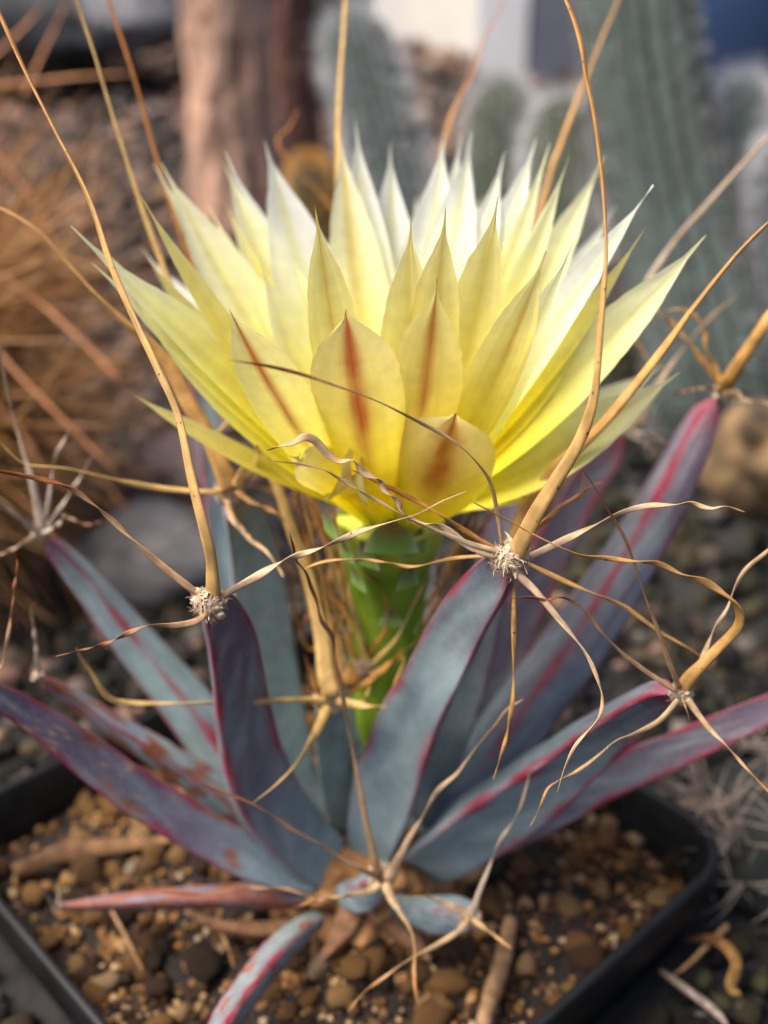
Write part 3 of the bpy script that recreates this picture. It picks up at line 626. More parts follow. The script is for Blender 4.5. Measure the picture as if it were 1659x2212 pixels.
for pts, ww in ([[(735, 1180), (690, 1300), (660, 1200), (620, 1080), (600, 1010)], 14], [[(740, 1190), (690, 1150), (640, 1090), (576, 1057), (540, 1050)], 8], [[(740, 1200), (700, 1160), (640, 1115), (560, 1080)], 11],
                [[(742, 1180), (720, 1100), (700, 1000), (690, 930)], 9], [[(738, 1200), (680, 1400), (640, 1330), (630, 1220)], 16], [[(745, 1200), (700, 1260), (660, 1340), (650, 1380)], 12]):
    spine(T[15], R_, pts, 18.9, random.uniform(17.6, 18.4), ww, 4, c='o', twist=1.5)
rq = random.Random(21)
for k in range(30):                                        # papery tangle round the flower tube
    side_ = rq.choice((-1, 1)); own = T[15] if side_ < 0 else T[20]
    x0 = 830 + side_ * rq.uniform(60, 120); y0 = rq.uniform(1260, 1480)
    x1 = x0 + side_ * rq.uniform(-20, 70); y1 = y0 - rq.uniform(90, 190)
    x2 = x1 + side_ * rq.uniform(0, 130); y2 = y1 - rq.uniform(30, 170)
    d = rq.uniform(17.4, 18.6)
    spine(own, R_, [(x0, y0), ((x0 + x1) / 2 + rq.uniform(-22, 22), (y0 + y1) / 2), (x1, y1), ((x1 + x2) / 2 + rq.uniform(-18, 18), (y1 + y2) / 2), (x2, y2)], d, d - rq.uniform(0.2, 1.4), rq.uniform(6, 13), 3, c=rq.choice('byos'), twist=rq.uniform(1, 4), flat=0.25, paper=0.7)
spine(T[25], C, [(1125, 990, 14), (1300, 760, 14), (1440, 546, 14), (1530, 440, 14), (1659, 295, 13), (1740, 215, 10)], 20.4, 18.5, 14, 10, c='g', twist=0.3, flat=0.7)
spine(T[25], C, [(1118, 980, 14), (1110, 700, 14), (1184, 395, 14), (1209, 320, 14), (1244, 225, 12), (1274, 150, 10), (1304, 75, 8), (1340, -10, 6), (1360, -60, 4)], 20.6, 20.5, 14, 5, c='b', twist=0.5, flat=0.7)
spine(T[26], C, [(930, 900, 12), (940, 500, 11), (964, 285, 10), (1019, 160, 9), (1044, 90, 8), (1084, 10, 6), (1110, -40, 3)], 21.4, 23, 12, 4, c='o', twist=0.5)
spine(T[26], R_, [(900, 850, 6), (750, 500, 5), (605, 325, 5), (625, 275, 5), (648, 232, 2)], 21.4, 23, 12, 4, c='o', twist=0.5)
# low front areole
spine(T[16], C, [(815, 1890, 22), (808, 1852, 18), (794, 1791, 14), (778, 1709, 13), (765, 1635, 11), (757, 1586, 12), (745, 1529, 11), (733, 1464, 9), (724, 1423, 10), (717, 1374, 11), (694, 1341, 11), (684, 1299, 11), (671, 1266, 8), (661, 1237, 9), (641, 1211, 7), (635, 1185, 6), (625, 1150, 2)], 16.8, 13.6, 20, 3, c='r', twist=4, flat=0.45)
spine(T[16], R_, [(806, 1890, 13), (797, 1885, 14), (741, 1858, 11), (686, 1821, 9), (631, 1791, 8), (550, 1739, 7), (475, 1709, 6), (405, 1681, 2)], 16.8, 15.2, 10, 2, c='r', twist=2)
spine(T[16], R_, [(838, 1894, 34), (850, 1880, 28), (866, 1845, 17), (889, 1802, 12), (918, 1756, 10), (945, 1709, 10), (986, 1672, 10), (1010, 1640, 9), (1039, 1603, 9), (1072, 1566, 8), (1096, 1533, 7), (1129, 1511, 2)], 16.8, 14.8, 20, 3, c='p', twist=4)
spine(T[16], R_, [(818, 1912, 22), (795, 1926, 15), (767, 1931, 11), (723, 1938, 8), (679, 1946, 7), (635, 1961, 2)], 16.7, 16.2, 14, 2, c='s', twist=3)
spine(T[16], R_, [(800, 1928, 8), (730, 1938, 8), (668, 1935, 7), (613, 1920, 7), (525, 1919, 6), (450, 1931, 5), (375, 1929, 5), (317, 1930, 2)], 16.8, 16.2, 14, 2, c='r', twist=4)
spine(T[16], R_, [(834, 1908, 22), (845, 1940, 18), (866, 1972, 14), (889, 2012, 12), (896, 2056, 10), (894, 2100, 10), (901, 2170, 2)], 16.7, 15.8, 14, 2, c='s', twist=1.5)
spine(T[17], C, [(1018, 1985, 16), (1023, 1966, 15), (1034, 1930, 12), (1054, 1880, 10), (1072, 1836, 9), (1091, 1799, 8), (1119, 1758, 6), (1137, 1701, 6), (1143, 1672, 2)], 16.6, 15.6, 14, 2, c='g', twist=2)
spine(T[17], R_, [(1008, 1978, 26), (990, 1964, 20), (962, 1953, 12), (925, 1938, 9), (863, 1937, 2)], 16.6, 16.4, 14, 2, c='p', twist=1)
spine(T[17], R_, [(1012, 1986, 14), (1000, 2000, 13), (980, 2019, 12), (925, 2052, 10), (870, 2082, 8), (815, 2122, 7), (782, 2148, 6), (752, 2185, 2)], 16.5, 15.6, 14, 2, c='s', twist=2)
spine(T[17], R_, [(1022, 1986, 14), (1040, 2000, 12), (1065, 2019, 10), (1105, 2049, 3)], 16.5, 15.9, 14, 2, c='s', twist=1)
spine(T[18], C, [(122, 1962, 10), (105, 1940, 8), (75, 1904, 2)], 18.1, 17.4, 8, 2, c='g', twist=1)
spine(T[18], R_, [(124, 1960, 6), (128, 1930, 5), (130, 1905, 2)], 18.1, 18, 8, 2, c='g', twist=1)

# ------------------------------------------------------------------ flower
MO = P(848, 1105, 16.2)                     # mouth of the flower tube
rows = [(824, 1590, 110), (827, 1520, 138), (831, 1420, 150), (834, 1300, 156), (838, 1225, 182), (843, 1160, 220), (848, 1108, 236)]
pts = []
for i, (x, y, wd) in enumerate(rows):
    d = 19.2 + (16.2 - 19.2) * i / (len(rows) - 1); v = P(x, y, d); pts.append((v.x, v.y, v.z, wd * 0.5 / FPX * d))
c = curve(pts, 40); vs, fs, cs = [], [], []
K = 40
for i, q in enumerate(c):
    u = i / 40
    for j in range(K):
        th = 2 * math.pi * j / K; r = q[3] * (1 + 0.035 * math.sin(th * 8 + u * 6) + 0.04 * nz(th * 2, u * 6))
        vs.append(Vector((q[0] + r * math.cos(th), q[1] + r * math.sin(th), q[2])))
        g = mix((0.12, 0.25, 0.015), (0.34, 0.46, 0.03), max(0, min(1, 0.55 + 0.7 * nz(th * 1.5, u * 3, 5) - 0.25 * (1 - u))))
        cs.append(mix(g, (0.50, 0.52, 0.06), smooth(0.72, 1.0, u)))
for i in range(40):
    for j in range(K):
        a, b = i * K + j, i * K + (j + 1) % K; fs.append((a, b, b + K, a + K))
fs.append(tuple(40 * K + j for j in range(K)))
flower = mesh('flower', vs, fs, M_tube, plant, cs); flower['label'] = 'large pale yellow flower on a scaly green tube'

def tipsolve(px, py, L, which):
    r = ray(px, py); oc = CAM - MO; b = oc.dot(r); cc = oc.dot(oc) - L * L; D = b * b - cc
    if D <= 0 or which == 0:
        return CAM + r * (-b)
    return CAM + r * (-b + which * math.sqrt(D))
YB, YP, WH, OL = (0.94, 0.85, 0.035), (0.90, 0.88, 0.34), (0.80, 0.82, 0.74), (0.74, 0.70, 0.20)
def petal(tx, ty, L, which, w, style='Y', roll=0.0, bow=-0.06, cup=0.35, rib=None, blunt=0.0, hook=0.0, base=None, wpos=None, name='petal', lab=None, seed=0, tipv=None, face=None):
    if wpos is None: wpos = 0.64 if which == -1 and L < 5 else 0.54
    if face is None: face = {-1: 0.75, 0: 0.45, 1: 0.35}[which] if abs(roll) < 26 else 0
    if face: roll *= 0.4
    tip = tipv or tipsolve(tx, ty, L, which)
    dr = tip - MO; Lr = dr.length; dn = dr / Lr
    rad = Vector((dn.x, dn.y, 0))
    rad = rad.normalized() if rad.length > 1e-3 else Vector((0, -1, 0))
    up = Vector((0, 0, 1)); pu = (up - dn * up.dot(dn)).normalized()
    p0 = MO + rad * (0.30 if which == 1 else 0.40 if L > 4.4 else 0.46) - up * (0.05 if which == 1 else 0.05 if L > 4.4 else 0.0)
    dmid = (MO.lerp(tip, 0.6) - CAM); depth = dmid.y * cP - dmid.z * sP
    W = w * 0.5 / FPX * depth * (1.08 if style in 'RO' and which == -1 else 1.28 if style == 'W' else 1.14)
    nU, nV = 44, 16
    p1 = p0.lerp(tip, 0.5) + pu * (-bow * Lr) * -1 * (1 if True else 1)
    vs, fs, cs = [], [], []
    for i in range(nU + 1):
        u = i / nU
        p = p0 * (1 - u) ** 2 + p1 * 2 * u * (1 - u) + tip * u * u
        t = ((p1 - p0) * 2 * (1 - u) + (tip - p1) * 2 * u).normalized()
        if hook and u > 0.72:                                  # tip folds outwards and down
            h = (u - 0.72) / 0.28; p = p + (rad * 0.5 - up * 1.0) * hook * h * h * Lr
        s = t.cross(up).normalized() if abs(t.z) < 0.999 else Vector((1, 0, 0))
        s = Vector((-rad.y, rad.x, 0)) * 0.6 + s * (0.4 if s.dot(Vector((-rad.y, rad.x, 0))) > 0 else -0.4)
        sc_ = t.cross((CAM - p).normalized())
        if face > 0 and sc_.length > 0.05:
            sc_.normalize()
            if sc_.dot(s) < 0: sc_ = -sc_
            s = s.lerp(sc_, face)
        s = (s - t * s.dot(t)).normalized(); nn = s.cross(t).normalized()
        if nn.z < 0: nn = -nn
        a = math.radians(roll) * (0.3 + 0.7 * u)
        s2 = s * math.cos(a) + nn * math.sin(a); n2 = nn * math.cos(a) - s * math.sin(a)
        if u < wpos: sh = 0.38 + 0.62 * math.sin(u / wpos * math.pi / 2)
        else:
            q = (u - wpos) / (1 - wpos)
            sh = (1 - q ** (2.3 + blunt * 2.5)) * (1 - 0.12 * q * (1 - blunt))
            if q > 0.7 and not blunt: sh *= 1 - 0.62 * smooth(.7, .93, q)
        aw = 0.045 if not blunt else 0.02
        ub = min(1.0, u / (1 - aw))
        if ub < wpos: sh = 0.26 + 0.74 * math.sin(ub / wpos * math.pi / 2) ** 1.15
        else:
            q = (ub - wpos) / (1 - wpos)
            sh = (1 - q ** ((2.25 if which == -1 else 1.9) + blunt * 1.3)) * (1 - 0.10 * q * (1 - blunt))
            sh *= 1 - 0.2 * smooth(.6, 1, q) * (1 - blunt)
        sh = max(sh, 0.045 * (1 - smooth(1 - aw, 1, u)) + 0.006)
        for j in range(nV + 1):
            vv = j / nV * 2 - 1
            jag = 1 + (0.09 * nz(u * 34, seed * 3 + (1 if vv > 0 else 5)) * smooth(0.4, 0.9, u) if abs(vv) > .9 else 0)
            wv = W * sh * vv * jag
            off = (cup * W * sh * vv * vv) + 0.12 * W * nz(u * 3, seed * 2 + 4) * vv - 0.06 * W * math.exp(-vv * vv * 40) * (1 - u) + 0.05 * W * nz(u * 5, vv * 2, seed)
            vs.append(p + s2 * wv + n2 * off)
            f = abs(vv)
            if style == 'W': cc = mix(YP, WH, smooth(0.25, 0.75, u)); cc = mix(cc, (0.78, 0.78, 0.30), 0.6 * math.exp(-f * f * 14))
            elif style == 'Y': cc = mix((0.92, 0.88, 0.20), (0.90, 0.89, 0.56), smooth(0.35, 0.9, u)); cc = mix(cc, (0.80, 0.70, 0.18), 0.4 * math.exp(-f * f * 14))
            elif style == 'P': cc = mix((0.90, 0.87, 0.42), (0.80, 0.79, 0.54), smooth(0.3, 0.9, u)); cc = mix(cc, (0.76, 0.66, 0.14), 0.4 * math.exp(-f * f * 14))
            else: cc = mix((0.92, 0.82, 0.12), (0.80, 0.71, 0.29), smooth(0.3, 0.95, u)); cc = mix(cc, (0.80, 0.68, 0.12), 0.5 * math.exp(-f * f * 10))
            cc = mix(YB, cc, smooth(0.15, 0.62, u))
            vein = 1 + 0.09 * nz(vv * 13, u * 1.3, seed) + 0.05 * nz(vv * 4, u * 8, seed + 5)
            cc = tuple(x * vein for x in cc)
            if u < 0.12: cc = mix((0.50, 0.55, 0.05), cc, u / 0.12)
            if rib:
                wr, amt, rc, u0 = rib
                k = amt * math.exp(-(vv / wr) ** 2 * (1.6 if u < .8 else .9)) * smooth(u0, u0 + 0.35, u) * (0.85 + 0.3 * nz(u * 9, vv * 5, seed))
                cc = mix(cc, rc, min(1, k))
            if u > 0.985 and style in 'RO': cc = mix(cc, (0.3, 0.14, 0.05), 0.7)
            cs.append(cc)
    V = nV + 1
    for i in range(nU):
        for j in range(nV):
            a = i * V + j; fs.append((a, a + 1, a + V + 1, a + V))
    o = sub(name, vs, fs, M_petal, flower, cs)
    if lab: o['label'] = lab
    return o
RED, OR, OC = (0.42, 0.10, 0.035), (0.62, 0.32, 0.07), (0.66, 0.44, 0.05)
PET = [
 # back, seen from inside
 (768, 258, 5.8, 1, 95, 'W'), (843, 305, 5.6, 1, 104, 'W'), (960, 285, 5.7, 1, 115, 'W'), (996, 286, 5.9, 1, 80, 'W'), (1020, 285, 5.6, 1, 112, 'W'), (1091, 326, 5.4, 1, 92, 'W'),
 (1159, 296, 5.7, 1, 110, 'W'), (570, 297, 5.8, 1, 128, 'W'), (486, 326, 5.9, 1, 95, 'W'), (640, 480, 4.9, 1, 100, 'W'), (900, 420, 5.0, 1, 100, 'W'), (1040, 420, 4.9, 1, 90, 'W'), (1140, 420, 5.2, 1, 90, 'W'),
 (733, 285, 5.5, 1, 118, 'P', dict(rib=(0.35, 0.55, OC, 0.35), seed=26)), (482, 348, 5.7, 1, 128, 'P', dict(roll=-8)), (348, 352, 5.9, 1, 128, 'P', dict(roll=-14)),  # first petal's ochre rib paints in the spine's shadow showing through it
 (1305, 338, 5.9, 1, 96, 'Y', dict(roll=10)), (1330, 445, 6.2, 1, 76, 'W', dict(roll=8)), (302, 532, 5.9, 1, 80, 'W'),
 (1411, 400, 6.1, 0, 86, 'W', dict(roll=12, bow=0.0)), (1525, 508, 5.8, 0, 118, 'Y', dict(face=0.65, bow=-0.04)), (330, 350, 6.1, 1, 70, 'P', dict(roll=-10)),
 (1230, 338, 5.2, 1, 66, 'Y', dict(roll=62)), (1188, 308, 5.5, 1, 58, 'Y', dict(roll=62)), (1396, 488, 5.6, 0, 56, 'O', dict(roll=50)), (450, 440, 5.2, 1, 70, 'Y', dict(roll=-40)),
 (482, 425, 5.2, 1, 60, 'O', dict(roll=-58)), (300, 415, 5.6, 0, 62, 'O', dict(roll=-40)), (312, 548, 5.3, 0, 80, 'O', dict(roll=-35)),
 (153, 488, 5.9, 0, 64, 'Y', dict(roll=-25, bow=0.0)), (195, 565, 5.4, 0, 80, 'Y', dict(roll=-25, bow=0.0)), (222, 540, 5.2, 0, 125, 'Y', dict(face=0.7, bow=-0.02)),
 # middle ring
 (680, 442, 4.9, -1, 104, 'O', dict(rib=(0.16, 0.6, OR, 0.3))), (888, 468, 4.6, -1, 106, 'O', dict(rib=(0.2, 0.25, OR, 0.3))), (963, 448, 4.8, -1, 108, 'O', dict(rib=(0.2, 0.5, OR, 0.3))), (1076, 422, 4.9, -1, 118, 'O', dict(rib=(0.25, 0.4, OC, 0.3))),
 (1240, 520, 5.0, -1, 90, 'Y', dict(roll=18)), (560, 560, 5.0, 0, 90, 'Y', dict(roll=-20)), (1330, 600, 5.2, 0, 90, 'Y', dict(roll=22)),
 # outer front
 (1180, 542, 4.9, -1, 104, 'O', dict(rib=(0.14, 0.75, OR, 0.45), roll=8)), (945, 600, 4.3, -1, 150, 'O', dict(rib=(0.22, 1.0, (0.5, 0.17, 0.05), 0.3), lab='yellow petal with a thin rusty midrib, upright in front')),
 (746, 670, 4.1, -1, 182, 'R', dict(rib=(0.26, 1.2, RED, 0.25), blunt=0.55, lab='broad olive yellow petal with a red brown midrib')), (495, 667, 4.5, -1, 124, 'R', dict(rib=(0.18, 1.05, RED, 0.3), blunt=0.25, roll=-12)),
 (985, 893, 3.1, -1, 225, 'R', dict(rib=(0.42, 1.0, (0.46, 0.15, 0.03), 0.25), blunt=0.5, bow=-0.09, cup=0.7, wpos=0.42, face=0.85, lab='short wide outer petal with a red brown blotch and folded tip')),
 (1469, 804, 5.0, 0, 110, 'Y', dict(bow=-0.06, face=0.85, rib=(0.2, 0.3, OR, 0.3))), (1432, 786, 5.3, 1, 92, 'Y', dict(face=0.8)), (1262, 878, 3.6, 0, 66, 'O', dict(roll=20, bow=0.06, rib=(0.2, 0.5, RED, 0.5))),
 (1152, 1088, 2.7, 0, 66, 'O', dict(roll=10, bow=0.16)), (282, 848, 5.0, 0, 50, 'O', dict(roll=-30, bow=-0.05)), (520, 905, 3.2, 0, 90, 'O', dict(roll=-10)),
 (735, 1034, 2.2, -1, 150, 'R', dict(rib=(0.4, 0.5, (0.40, 0.13, 0.03), 0.3), bow=0.22, blunt=0.3)), (625, 985, 2.6, -1, 110, 'O', dict(bow=0.12)),
]
for i, q in enumerate(PET):
    kw = dict(seed=i * 1.7)
    if len(q) > 6: kw.update(q[6])
    petal(*q[:6], **kw)
# fleshy scales on the tube
def scale(px, py, d, w, h, lean=0.2, colr=None, woolly=True):
    w *= 1.25; h *= 1.5; lean *= 1.6; c = P(px, py + 8, d); W = w * .5 / FPX * d; H = h / FPX * d
    out = Vector((c.x - MO.x, c.y - MO.y, 0)).normalized(); sd_ = Vector((-out.y, out.x, 0)); vs, fs, cs = [], [], []
    for i in range(9):
        u = i / 8
        for j in range(7):
            v_ = j / 3 - 1; sh = max(0.03, 1 - u ** 1.5)
            vs.append(c + sd_ * W * sh * v_ + Vector((0, 0, H * u)) + out * (H * lean * u * u + 0.1 * W * (1 - v_ * v_)))
            cc = mix((0.18, 0.30, 0.06), colr or (0.16, 0.07, 0.09), smooth(0.15, 0.7, u) * (1 - 0.7 * abs(v_)))
            if abs(v_) > .9 and woolly and u < .5: cc = (0.34, 0.36, 0.20)
            cs.append(cc)
    for i in range(8):
        for j in range(6):
            a = i * 7 + j; fs.append((a, a + 1, a + 8, a + 7))
    sub('scale', vs, fs, M_tube, flower, cs)
for a in ((845, 1186, 15.6, 96, 78, .3, (0.30, 0.13, 0.03)), (716, 1150, 15.9, 60, 66, .2, (0.16, 0.10, 0.14)), (792, 1215, 16.0, 54, 52), (896, 1190, 15.9, 58, 54), (880, 1262, 16.4, 46, 48), (775, 1262, 16.4, 44, 48),
          (845, 1345, 16.9, 44, 40), (762, 1345, 17.1, 36, 40), (893, 1380, 17.2, 40, 40), (800, 1420, 17.4, 36, 36), (930, 1150, 16.2, 60, 60, .3, (0.2, 0.3, 0.05)), (750, 1200, 16.1, 44, 46)):
    scale(*a)

# ------------------------------------------------------------------ loose dry bits on the soil
def stick(name, pts, mat, label, cat, k=9, flat=0.8, c0=(0.2, 0.12, 0.06), c1=(0.28, 0.17, 0.09)):
    vs, fs, cs = spinegeo(pts, 0.2, flat, c0=c0, c1=c1, seed=3, k=k)
    o = mesh(name, vs, fs, mat, None, cs); return tag(o, label, cat)
def sp(px, py, z, w): g = G(px, py, z); d = (g.y - CAM.y) * cP - (g.z - CAM.z) * sP; return (g.x, g.y, g.z, w / FPX * d)
stick('dry_stick', [sp(1104, 1985, -0.75, 30), sp(1085, 2080, -0.72, 40), sp(1060, 2160, -0.65, 42), sp(1035, 2260, -0.55, 40)], M_dry, 'straight brown dry stick lying on the pot gravel at front', 'stick')
stick('bark_strip', [sp(30, 1885, -0.8, 40), sp(150, 1840, -0.78, 46), sp(290, 1822, -0.8, 36), sp(400, 1806, -0.85, 20)], M_dry, 'long dark strip of bark on the gravel at the left of the pot', 'bark', flat=0.3, c0=(0.10, 0.05, 0.025), c1=(0.2, 0.11, 0.05))
stick('twig', [sp(1425, 2095, -1.75 + .35, 12), sp(1480, 2135, -1.75 + .45, 16), sp(1545, 2185, -1.75 + .4, 18), sp(1570, 2215, -1.75 + .4, 8)], M_dry, 'grey twig on the dark ground outside the right side of the pot', 'twig', c0=(0.24, 0.19, 0.15), c1=(0.28, 0.22, 0.18))
stick('dead_leaf', [sp(1480, 2030, -1.75 + .4, 8), sp(1545, 2030, -1.75 + .8, 22), sp(1590, 2075, -1.75 + .8, 26), sp(1580, 2130, -1.75 + .5, 30), sp(1600, 2150, -1.75 + .4, 8)], M_dry, 'curled brown dead leaf right of the pot', 'leaf', flat=0.15, c0=(0.12, 0.05, 0.02), c1=(0.32, 0.18, 0.05))
for pts, nm, lb in (([sp(240, 1965, -.7, 6), sp(280, 2040, -.6, 8), sp(310, 2100, -.7, 3)], 'straw', 'thin dry straw left of the stem on the gravel'),
                    ([sp(460, 1990, -.6, 4), sp(490, 2040, -.45, 5), sp(505, 2090, -.6, 3)], 'straw', 'short hair thin straw below the withered tubercle'),
                    ([sp(1590 - 20, 2000, -1.75 + .4, 14), sp(1490, 2080, -1.75 + .6, 10), sp(1450, 2110, -1.75 + .4, 4)], 'straw', 'brown straw against the outer right side of the pot')):
    stick(nm, pts, M_dry, lb, 'straw', c0=(0.34, 0.2, 0.1), c1=(0.3, 0.16, 0.07))

# ------------------------------------------------------------------ background plants
def column(name, label, axis, rad, ribs, bodymat, hairmat, hairs, hlen, hw=0.02, group=None, tipround=True, cat='cactus', bristles=0, bristmat=None, droop=0.1):
    """axis: picture measures + depth from the top down to the ground; rad in cm"""
    A_ = [P(*a) for a in axis]; last = A_[-1]
    if last.z > GZ: A_.append(Vector((last.x, last.y, GZ - .5)))
    root = empty(name, (A_[-1].x, A_[-1].y, GZ), label, cat, group)
    c = curve([(a.x, a.y, a.z) for a in A_], 40); vs, fs = [], []; K = ribs * 4
    frames = []
    for i in range(41):
        p = Vector(c[i]); t = (Vector(c[min(40, i + 1)]) - Vector(c[max(0, i - 1)])).normalized()
        s1 = t.cross(Vector((0, 1, 0))).normalized(); s2 = s1.cross(t)
        Ltot = (Vector(c[0]) - Vector(c[-1])).length; dist = (Vector(c[i]) - Vector(c[0])).length
        r = rad * (math.sqrt(max(0.0, 1 - (1 - min(1, (dist + 0.02) / (rad * 1.6))) ** 2)) if tipround else 1)
        frames.append((p, s1, s2, r, t))
        for j in range(K):
            th = 2 * math.pi * j / K; rr = r * (1 + 0.13 * math.cos(th * ribs))
            vs.append(p + s1 * rr * math.cos(th) + s2 * rr * math.sin(th))
    for i in range(40):
        for j in range(K):
            a, b = i * K + j, i * K + (j + 1) % K; fs.append((a, b, b + K, a + K))
    fs.append(tuple(range(K)))
    mesh('body', vs, fs, bodymat, root)
    rs = random.Random(len(label) * 7 + hairs)
    def fuzz(nh, ln, wd, mat, nm, lab, jitter=0.8, onrib=True):
        vs, fs = [], []
        for k in range(nh):
            x = 40 * rs.random() ** 1.0; i = min(39, int(x)); f = x - i
            a, b = frames[i], frames[i + 1]
            p = a[0].lerp(b[0], f); r = a[3] * (1 - f) + b[3] * f
            th = 2 * math.pi * (rs.randrange(ribs) / ribs if onrib else rs.random()) + rs.gauss(0, 0.03)
            o_ = a[1] * math.cos(th) + a[2] * math.sin(th)
            q = p + o_ * r * 1.05
            dr = (o_ + Vector((rs.gauss(0, 1), rs.gauss(0, 1), rs.gauss(0, 1) - droop)) * jitter * .5).normalized()
            if i < 4: dr = (dr - a[4] * 0.8).normalized()
            s = dr.cross(Vector((rs.gauss(0, 1), rs.gauss(0, 1), rs.gauss(0, 1)))).normalized() * wd
            e = q + dr * ln * rs.uniform(.6, 1.2)
            n_ = len(vs); vs += [q - s, q + s, e]; fs.append((n_, n_ + 1, n_ + 2))
        o = mesh(nm, vs, fs, mat, root, smoothf=False); tag(o, lab, kind='stuff')
    fuzz(hairs, hlen, hw, hairmat, 'wool', 'dense coat of fine hairs', 0.5, onrib=False)
    if bristles: fuzz(bristles, hlen * .7, hw * 1.4, bristmat or M_hair2, 'bristles', 'short brownish bristles along the ribs', 0.6)
    return root
column('woolly_column_cactus', 'grey woolly finger cactus leaning right behind the centre of the flower', [(752, 30, 50), (800, 200, 49), (860, 420, 48), (930, 700, 47)], 1.35, 20, M_body, M_hair, 8000, 0.85, 0.010, 'woolly column cacti behind')
column('woolly_column_cactus', 'left one of the two short round topped woolly green cacti below the white wall', [(1085, 175, 54), (1088, 330, 53.5), (1095, 620, 52)], 1.45, 18, M_body2, M_hair, 7000, 0.9, 0.011, 'woolly column cacti behind')
column('woolly_column_cactus', 'right one of the two short woolly green cacti, touching the tall thick column', [(1228, 215, 50), (1215, 380, 49), (1205, 640, 48)], 1.4, 18, M_body2, M_hair, 7000, 0.9, 0.011, 'woolly column cacti behind')
column('tall_column_cactus', 'tall thick grey green column cactus with ribbed bristly skin at right', [(1335, -320, 46), (1360, -100, 45), (1400, 200, 44), (1460, 500, 43), (1545, 850, 41)], 1.95, 18, M_body, M_hair, 3600, 0.5, 0.010, 'woolly column cacti behind', tipround=False, bristles=9000)
column('woolly_column_cactus', 'dark hearted woolly cactus at the right edge of the view', [(1612, 170, 47), (1600, 330, 46), (1585, 600, 45)], 0.95, 16, M_body, M_hair, 6000, 1.0, 0.012, 'woolly column cacti behind')
column('woolly_column_cactus', 'pale woolly cactus at the far right edge, lower and nearer', [(1700, 300, 44), (1690, 560, 43), (1690, 860, 42)], 1.1, 16, M_body, M_hair, 9000, 0.9, 0.014, 'woolly column cacti behind')
column('golden_ball_cactus', 'small round golden spined cactus in front of the brown trunk foot', [(668, 330, 52), (668, 370, 52), (672, 440, 52)], 0.85, 14, M_body2, simple('gold_bristles', (0.62, 0.36, 0.11), 0.8), 9000, 0.4, 0.016)

# old corky trunks
def trunk(name, label, px, top, bot, d, rad, base, var, seed):
    a, b = P(px, top, d), P(px + 22, bot, d); b = Vector((b.x, b.y, GZ - .5)); a = Vector((b.x - 0.3, b.y + .5, 24))
    root = empty(name, (b.x, b.y, GZ), label, 'cactus stem'); vs, fs, cs = [], [], []; K, n = 72, 70
    for i in range(n + 1):
        u = i / n; p = b.lerp(a, u)
        for j in range(K):
            th = 2 * math.pi * j / K
            r = rad * (1 + 0.05 * math.cos(th * 9 + 1.3 * math.sin(u * 6 + th)) + 0.16 * nz(math.cos(th) * 3, math.sin(th) * 3, u * 9 + seed) + 0.12 * nz(math.cos(th) * 8, math.sin(th) * 8, u * 34 + seed) + 0.25 * (1 - u) ** 8)
            vs.append(p + Vector((r * math.cos(th), r * math.sin(th), 0)))
            k = 0.5 + 0.5 * math.cos(th * 9 + .3 * math.sin(u * 6)); k = max(0, min(1, k * .25 + .4 + .8 * nz(th * 4, u * 14, seed) + .6 * nz(th * 11, u * 50, seed)))
            cs.append(mix(base, var, k))
    for i in range(n):
        for j in range(K):
            a_, b_ = i * K + j, i * K + (j + 1) % K; fs.append((a_, b_, b_ + K, a_ + K))
    fs.append(tuple(n * K + j for j in range(K)))
    mesh('bark', vs, fs, M_dry, root, cs)
    return root
trunk('corky_trunk', 'thick pinkish tan corky cactus trunk with vertical ridges', 492, 0, 430, 66, 2.15, (0.22, 0.125, 0.085), (0.62, 0.39, 0.28), 1)
trunk('corky_trunk', 'narrow dark brown corky trunk just right of the pinkish one', 618, 0, 330, 74, 1.5, (0.07, 0.035, 0.03), (0.17, 0.09, 0.07), 5)

# rocks
def rock(name, label, px, py, d, r, c, sc=(1, .8, .6), cat='rock', var=0.4, seed=2, hole=None):
    import bmesh
    o0 = P(px, py, d); bm = bmesh.new(); bmesh.ops.create_icosphere(bm, subdivisions=4, radius=1)
    for v in bm.verts:
        q = v.co.copy(); k = 1 + 0.3 * noise.noise(q * 1.2 + Vector((seed, 0, 0))) + 0.1 * noise.noise(q * 4 + Vector((seed, 1, 0)))
        if hole:
            h = q.dot(Vector(hole).normalized()); k -= 0.30 * smooth(0.95, 0.995, h); k += 0.10 * math.exp(-((h - 0.9) / 0.04) ** 2)
        v.co = Vector((q.x * sc[0], q.y * sc[1], q.z * sc[2])) * k * r * S
    for f in bm.faces: f.smooth = True
    m = bpy.data.meshes.new(name); bm.to_mesh(m); bm.free()
    m.materials.append(simple(name + '_surface', c, 0.9, 90, var, 0.8, 0.002)); o = bpy.data.objects.new(name, m); col.objects.link(o); o.location = o0 * S
    return tag(o, label, cat)
rock('rock', 'pale grey rock on the ground behind the left tubercles', 320, 1200, 31, 1.75, (0.13, 0.12, 0.115), (1.1, .9, .75))
rock('rock', 'smaller grey pink rock above the pale grey rock', 400, 1010, 33, 1.35, (0.13, 0.09, 0.085), (1.2, .9, .6), seed=5)
rock('tan_stone', 'mottled orange tan stone with a dark hollow at the right edge', 1625, 990, 33, 1.4, (0.13, 0.08, 0.035), (1, .9, 1.1), var=0.85, seed=8, hole=(-0.15, -0.8, 0.55))
rock('dark_fill_boulder', 'dark grey boulder shape added to stand for the shade at the back left of the bed', 90, 40, 100, 9, (0.03, 0.03, 0.033), (1.3, .8, .42), seed=9)  # added dark mass, its near-black colour stands for shade in this corner
rock('grey_boulder', 'smoother mid grey boulder beside the added dark boulder shape at the back', 290, 30, 96, 4.5, (0.10, 0.10, 0.11), (1.1, .8, .6), seed=12)
